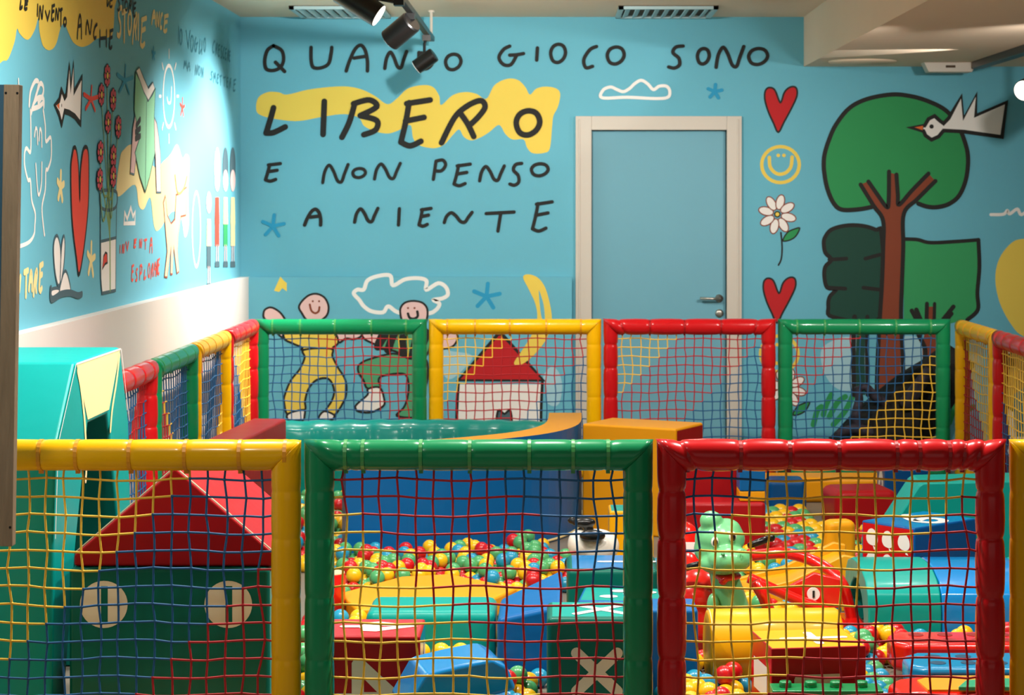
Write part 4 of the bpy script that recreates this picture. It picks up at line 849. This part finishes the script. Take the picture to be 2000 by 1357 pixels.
t = thing('toy_tray', 'red and yellow curved plastic tray at the bottom right', 'toy', (1.22, 6.46, 0)); b = MB(); b.prism([(-.17,-.10),(-.13,-.12),(.4,-.12),(.4,.12),(-.05,.12),(-.14,.08),(-.18,.0)], 0, .13, lambda u, v, a: (u, v, a)); b.build('rim', PLA['red'], t, bevel=.02)
b = MB(); b.prism([(-.07,-.10),(.38,-.10),(.38,.09),(-.02,.09),(-.08,.03)], .13, .136, lambda u, v, a: (u, v, a)); b.build('tray_floor', PLA['yellow'], t); b = MB(); b.prism([(.02,-.115),(.06,-.03),(.16,.0),(.30,-.02),(.38,-.115)], .136, .15, lambda u, v, a: (u, v, a)); b.build('insert', mat('plastic_mint', '2FA070', .3, .2), t, bevel=.004); obst((1.3, 6.46), (.6, .28))
# --- items behind the green panel
t = thing('foam_cylinder', 'upright red cylinder with cream top beside the green post', 'foam block', (XofY(648, 8.0), 8.0, 0)); b = MB(); b.lathe([(.052, 0), (.052, .197), (.050, .2)], 30); b.build('body', PLA['red'], t, True); b = MB(); b.lathe([(.050, .2), (.049, .204)], 30); b.build('lid', PLA['cream'], t); obst((XofY(648, 8.0), 8.0), (.11, .11))
t = thing('foam_mat', 'flat yellow foam mat lying among the balls', 'foam mat', (-.5, 8.1, 0)); b = MB(); b.prism([(-.34,.05),(-.12,.34),(.08,.36),(.36,.06),(.22,-.30),(-.24,-.30)], .035, .115, lambda u, v, a: (u, v, a-.06*max(0, -u-.0))); b.build('body', V['orange'], t, bevel=.012); obst((-.49, 8.12), (.72, .64))
t, f_ = block('foam_cube', 'teal rounded foam block before the yellow mat', 'foam block', (-.43, 7.42), (.455, .30, .195), 0, S('teal'), .03); obst((-.43, 7.42), (.47, .32))
t, face = block('number_cube', 'red foam cube with number four at the lower left', 'foam block', (-.585, 6.735), (.325, .275, .25), 0, ('dred','sky','dred','dred','salmon','dred'), .008); obst((-.585, 6.735), (.34, .29))
p = face('top'); p.fill([(.42,.25),(.55,.18),(.95,.45),(.55,.75),(.42,.72),(.36,.5)], MARK['white'], False); p.fill([(.58,.42),(.72,.46),(.58,.52)], V['salmon'], False); p.stroke([(.22,.47),(.45,.47)], .035, MARK['white'], False); p.build('printed_number', t)
p = face('front'); p.fill([(.33,.34),(.36,.28),(.43,.28),(.80,.72),(.80,.88),(.36,.90),(.33,.86)], MARK['cream'], False); p.fill([(.45,.54),(.58,.71),(.45,.71)], V['dred'], False); p.stroke([(.19,.81),(.6,.81)], .042, MARK['cream'], False); p.build('printed_number', t)
p = face('right'); p.fill([(.3,.62),(.4,.40),(.5,.62),(.5,.8),(.3,.8)], MARK['white'], False); p.fill([(.62,.45),(.72,.18),(.85,.45),(.85,.8),(.62,.8)], MARK['white'], False); p.build('printed_number', t)
t = thing('foam_steps', 'bright blue wrinkled foam steps at the bottom centre', 'foam block', (-.29, 6.36, 0), math.radians(14))
b = MB(); b.prism([(-.185,.0),(-.20,.085),(.16,.10),(.19,.09),(.19,0)], -.12, .12, lambda u, v, a: (u, a, v)); b.build('lower_step', V['sky'], t, bevel=.014)
b = MB(); b.prism([(-.19,.105),(-.125,.215),(-.02,.235),(.085,.25),(.13,.225),(.16,.15),(.0,.118)], -.11, .14, lambda u, v, a: (u, a, v)); b.build('upper_step', V['sky'], t, bevel=.014); obst((-.29, 6.36), (.42, .34))
p = Paint(lambda u, v, o: (u, -.121-o, v), lambda a, b_: (a, b_)); p.disc((.13, .05), .02, .045, MARK['white']); p.build('printed_mark', t)
t = thing('foam_wedge', 'blue creased foam wedge beside the dark green X cube', 'foam block', (-.085, 7.25, 0)); b = MB()
b.add([(-.105,-.2,0),(.115,-.2,0),(.115,.22,0),(-.105,.22,0),(-.105,-.2,.215),(.115,-.2,.262),(.12,.22,.31),(-.105,.22,.20)], [(0,3,2,1),(4,5,6,7),(0,1,5,4),(1,2,6,5),(2,3,7,6),(3,0,4,7)]); b.build('body', V['blue'], t, bevel=.018, seg=3); obst((-.09, 7.25), (.30, .46))
t, face = block('number_cube', 'dark green cube with blue top and white bar', 'foam block', (.225, 7.93), (.345, .33, .255), 0, ('dgreen_and_shade','dgreen_and_shade','dgreen_and_shade','dgreen_and_shade','sky','dgreen_and_shade'), .02); obst((.225, 7.93), (.36, .35))
p = face('top'); p.stroke([(.38,.5),(.95,.5)], .03, MARK['white'], False); p.build('printed_bar', t)
t, face = block('domino_block', 'teal topped blue block with white ovals', 'foam block', (.25, 7.5), (.30, .26, .212), math.radians(-6), ('blue','blue','blue','blue','teal','blue'), .01); obst((.25, 7.5), (.34, .30))
p = face('top')
for x_, y_ in ((.35,.68),(.72,.75),(.45,.28),(.8,.35),(.62,.5)): p.disc((x_, y_), .11, .10, MARK['white'])
p.build('printed_ovals', t)
t, face = block('letter_cube', 'dark green foam cube with cream letter X', 'foam block', (.14, 6.74), (.32, .27, .308), 0, ('dgreen_and_shade','dgreen_and_shade','dgreen_and_shade','dgreen_and_shade','teal','dgreen_and_shade'), .018); obst((.14, 6.74), (.34, .29))
p = face('front'); glyph(p, 'X', (.26, .33, .74, .80), .036, MARK['cream']); p.build('printed_letter', t); p = face('top'); glyph(p, 'X', (.25, .2, .85, .85), .03, MARK['white']); p.build('printed_letter', t)
# --- white and black rocking animal, yellow block
t = thing('rocking_animal', 'white and black plastic rocking animal before the yellow block', 'ride-on toy', (.16, 8.45, 0)); o2 = Vector((.16, 8.45, 0)); s2 = 8.4/F
def q2(px, py, dy=0): return W(px, py, 8.4+dy)-o2
hd = blob('head', [(q2(1130,1062), (22*s2, .06, 28*s2)), (q2(1165,1066,.02), (46*s2, .07, 34*s2)), (q2(1160,1130,.02), (44*s2, .08, 60*s2)), (q2(1160,1190,.02), (44*s2, .08, 34*s2))], PLA['white'], t, .008, 6)
blob('nose', [(q2(1157,1046,-.055), (26*s2, .03, 12*s2))], PLA['black'], hd, .005, 2); blob('ear', [(q2(1140,1020,.02), (24*s2, .03, 10*s2)), (q2(1122,1016,.03), (14*s2, .02, 8*s2)), (q2(1150,1034,.02), (10*s2, .02, 8*s2))], PLA['black'], hd, .005, 2)
blob('foot', [(q2(1114,1100,-.02), (12*s2, .03, 14*s2)), (q2(1116,1160,-.02), (10*s2, .03, 50*s2))], PLA['black'], t, .006, 2); obst((.18, 8.4), (.34, .36))
t, face = block('foam_cube', 'yellow foam block with teal top beside the rocking animal', 'foam block', (.335, 8.95), (.19, .2, .31), 0, ('yellow','yellow','yellow','yellow','teal','yellow'), .01); obst((.335, 8.95), (.21, .22))
# --- dark fallen tree trunk behind the back fence
M_bark = mat('dark_bark', '0f0c0a', .85, bump=.5, bscale=30, vary=.3); M_branch = mat('grey_branch', '3A3440', .8, bump=.4, bscale=30, vary=.3)
Yt = 12.6; t = thing('fallen_trunk', 'dark leaning tree trunk with broken branches behind the back fence', 'tree trunk', (W(1740, 900, Yt).x, Yt, 0)); o3 = Vector(t.location)
def q3(px, py, dy=0): return W(px, py, Yt+dy)-o3
b = MB(); b.tube(catmull([q3(1700,905), q3(1735,850), q3(1790,785), q3(1840,735), q3(1875,690)]), 1, 12, 0, True, [.30-.008*i for i in range(25)]); b.build('trunk', M_bark, t, True)
for pts, r0 in (([(1748,800,-.1),(1710,775,-.15),(1690,755,-.15),(1672,765,-.15)], .035), ([(1690,870,-.1),(1672,820,-.2),(1678,780,-.2),(1674,755,-.2)], .04), ([(1700,845,-.2),(1665,838,-.25),(1632,850,-.25)], .04), ([(1770,790,-.2),(1800,745,-.3),(1815,720,-.3)], .05), ([(1700,880,-.2),(1665,870,-.3),(1650,866,-.3)], .035)):
    b = MB(); pp = catmull([q3(*k) for k in pts]); b.tube(pp, 1, 8, 0, True, [r0*(1-.5*i/len(pp)) for i in range(len(pp))]); b.build('branch', M_branch, t, True)
# --- wooden sign board on the left
t = thing('sign_board', 'weathered wooden frame edge of a board at the left picture edge', 'sign board', (-1.66, 5.4, 0)); t.rotation_euler = (0, math.radians(.9), 0); s5 = F/5.4
def ql(px, py): v = W(px, py, 5.4); return v.x+1.66, v.z
x0_, zt_ = ql(9, 163); x1_, zb_ = ql(32, 1062)
x0_ -= .028; x1_ -= .018
b = MB(); b.box(x0_, x1_, -.018, .018, zb_, zt_); po = b.build('frame_post', M_wood, t, bevel=.002)
for xx, zz in ((x0_+.006, zt_-.022), (x1_-.005, zt_-.022), (x1_-.006, zb_+.05)):
    b = MB(); b.lathe([(.0032, 0), (.0032, .001)], 10, 0, (xx, -.0192, zz), 'y'); b.build('screw', M_blackm, po)
b = MB(); b.box(x0_-.30, x0_-.001, -.006, .012, zb_+.03, zt_); b.build('board', mat('board_blue', '2E5A70', .6), t)
b = MB(); b.box(x0_-.335, x0_-.302, -.018, .018, 0, zt_); b.build('frame_post', M_wood, t, bevel=.002); b = MB(); b.box(x0_-.40, x0_-.06, -.02, .02, zb_-.035, zb_-.001); b.build('lower_beam', M_wood, t)
b = MB(); b.box(x0_-.46, x0_-.16, -.15, .15, 0, .02); b.build('stand_foot', M_blackm, t)

# ================================================================== PLAY BALLS
bpy.context.view_layer.update()
dg = bpy.context.evaluated_depsgraph_get()
RB = .0325
bm = bmesh.new(); bmesh.ops.create_icosphere(bm, subdivisions=3, radius=RB)
for f in bm.faces: f.smooth = True
BM = [mat('ball_red', 'C8141A', .3, .15), mat('ball_yellow', 'F2BC10', .3, .15), mat('ball_green', '4FA868', .3, .15), mat('ball_blue', '1E93B8', .3, .15)]
ball_me = []
for k, m in enumerate(BM):
    me = bpy.data.meshes.new('play_ball'); bm.to_mesh(me); me.materials.append(m); ball_me.append(me)
bm.free()
def free(x, y, r):
    if y < 6.62 and not (.36 < x < .62 or -.13 < x < -.03 or 1.0 < x < 1.2): return False
    if x < -.95 and y < 9.1: return False
    if -.02 < x < .55 and y > 9.15: return False
    if x > .6 and y > 9.95 and not (.93 < x < 1.36 and y < 10.65): return False
    for cx, cy, hx_, hy_, rz in OBST:
        dx, dy = x-cx, y-cy; c, s_ = math.cos(-rz), math.sin(-rz); u, v = dx*c-dy*s_, dx*s_+dy*c
        if abs(u) < hx_+r*.9 and abs(v) < hy_+r*.9: return False
    return True
cand = []; pitch = .0675; row = 0; y = 6.15
def bigzone(x, y): return .93 < x < 1.36 and 9.0 < y < 10.7
BIGR = .046; yb = 9.1
while yb < 10.6:
    xb = .97+(.047 if row % 2 else 0)
    while xb < 1.34:
        if free(xb, yb, BIGR): cand.append((xb+random.uniform(-.001, .001), yb, BIGR, 2))
        xb += .094
    yb += .0815; row += 1
row = 0
while y < 11.6:
    x = -1.6+(pitch/2 if row % 2 else 0)
    while x < 2.15:
        jx, jy = x+random.uniform(-.001, .001), y+random.uniform(-.001, .001)
        if free(jx, jy, RB) and not bigzone(jx, jy): cand.append((jx, jy, RB, 0))
        x += pitch
    y += pitch*.866; row += 1
base = {(round(c[0], 2), round(c[1], 2)) for c in cand}
lay2 = []
for c in [c for c in cand if c[3] == 0]:          # second layer rests in the hollows
    if random.random() < .42:
        X2, Y2 = c[0], c[1]+pitch*.577
        nb = [d for d in cand if d[3] == 0 and abs(d[0]-X2) < .05 and abs(d[1]-Y2) < .05]
        if len(nb) >= 3 and free(X2, Y2, RB) and all((X2-a[0])**2+(Y2-a[1])**2 > (2*RB)**2 for a in lay2): lay2.append((X2, Y2, RB+.0525, 1))
cand += lay2
cl = Vector((0, 0, CZ)); vis = []
for c in cand:
    ctr = Vector(c[:3]); hits = 0
    px, py = VX+c[0]*F/c[1], VY+(CZ-c[2])*F/c[1]
    if not (-30 < px < 2030 and py < 1400): continue
    for off in ((0, 0, .9), (-.6, 0, .6), (.6, 0, .6), (0, -.3, .3), (.85, 0, .1), (-.85, 0, .1)):
        tgt = ctr+Vector(off)*c[2] if c[3] == 2 else ctr+Vector(off)*RB; d = (tgt-cl); L = d.length; d.normalize(); org = cl.copy(); ok = False
        for _ in range(6):
            hit, loc, nrm, idx_, ob, mx_ = scene.ray_cast(dg, org, d, distance=(tgt-org).length)
            if not hit: ok = True; break
            if ob.name.startswith('rope_net'): org = loc+d*.004; continue
            break
        if ok: hits += 1
    if hits: vis.append((c, hits))
pos = [v[0] for v in vis]
vis.sort(key=lambda v: -(v[1] >= 2)*1000+v[0][1])
colname = ['red', 'yellow', 'green', 'blue']
rest = MB(); near_things = []
for o in scene.objects:
    if o.parent is None and o.type == 'EMPTY' and o.get('category') and o['category'] not in ('fence panel', 'lamp', 'lamp track', 'vent', 'light', 'tree trunk', 'sign board', 'ball'):
        near_things.append((Vector((o.location.x, o.location.y)), o['label']))
SHORT = {'rocking_dinosaur': 0}
def short(label):
    w = label.split()
    for stop in ('with', 'lying', 'beside', 'behind', 'before', 'at', 'carrying', 'on', 'of', 'leaning', 'along', 'half', 'among'):
        if stop in w[2:]: w = w[:w.index(stop, 2)]
    return ' '.join(w[:6])
ORD = ['', 'second', 'third', 'fourth', 'fifth', 'sixth', 'seventh', 'eighth', 'ninth', 'tenth', 'eleventh', 'twelfth', 'thirteenth', 'fourteenth', 'fifteenth', 'sixteenth', 'seventeenth', 'eighteenth', 'nineteenth', 'twentieth']
groups = {}
for k, (c, h) in enumerate(vis):
    ci = random.choices((0, 1, 2, 3), (.24, .34, .24, .18))[0]
    R_ = BIGR if c[3] == 2 else RB
    if k < 298:
        o = bpy.data.objects.new('play_ball', ball_me[ci]); o.location = c[:3]; link(o)
        if c[3] == 2: o.scale = (BIGR/RB,)*3
        nt_ = min(near_things, key=lambda n_: (n_[0]-Vector(c[:2])).length)
        groups.setdefault((ci, c[3], nt_[1]), []).append((VX+c[0]*F/c[1], o))
    else:
        rest.ell(c[:3], (R_, R_, R_), 12, 8, ci)
kept = {v[0] for v in vis}
for c in cand:                                   # balls hidden from here that carry or neighbour the visible ones
    if c not in kept and c[3] != 1 and 6.6 < c[1] < 10.8:
        R_ = BIGR if c[3] == 2 else RB
        rest.ell(c[:3], (R_, R_, R_), 10, 6, random.randrange(4))
SZ = ['', 'upper ', 'large ']
for (ci, lay, lb), lst in groups.items():
    lst.sort(key=lambda q_: q_[0]); n_ = len(lst)
    for i, (px, o) in enumerate(lst):
        base_ = f'{SZ[lay]}{colname[ci]} ball'
        if n_ == 1: l_ = f'only {base_} nearest the {short(lb)}'
        elif i == 0: l_ = f'leftmost {base_} nearest the {short(lb)}'
        elif i == n_-1: l_ = f'rightmost {base_} nearest the {short(lb)}'
        elif i < 20: l_ = f'{base_}, {ORD[i]} from left nearest the {short(lb)}'
        else: l_ = f'{base_}, {ORD[min(19, n_-1-i)]} from right nearest the {short(lb)}'
        tag(o, l_, 'ball', f'{colname[ci]} play balls')
if rest.v:
    tag(rest.build('play_balls', BM, None, True), 'more coloured play balls at the back of the pit', 'balls', None, 'stuff')
print('BALLS', len(cand), len(vis))
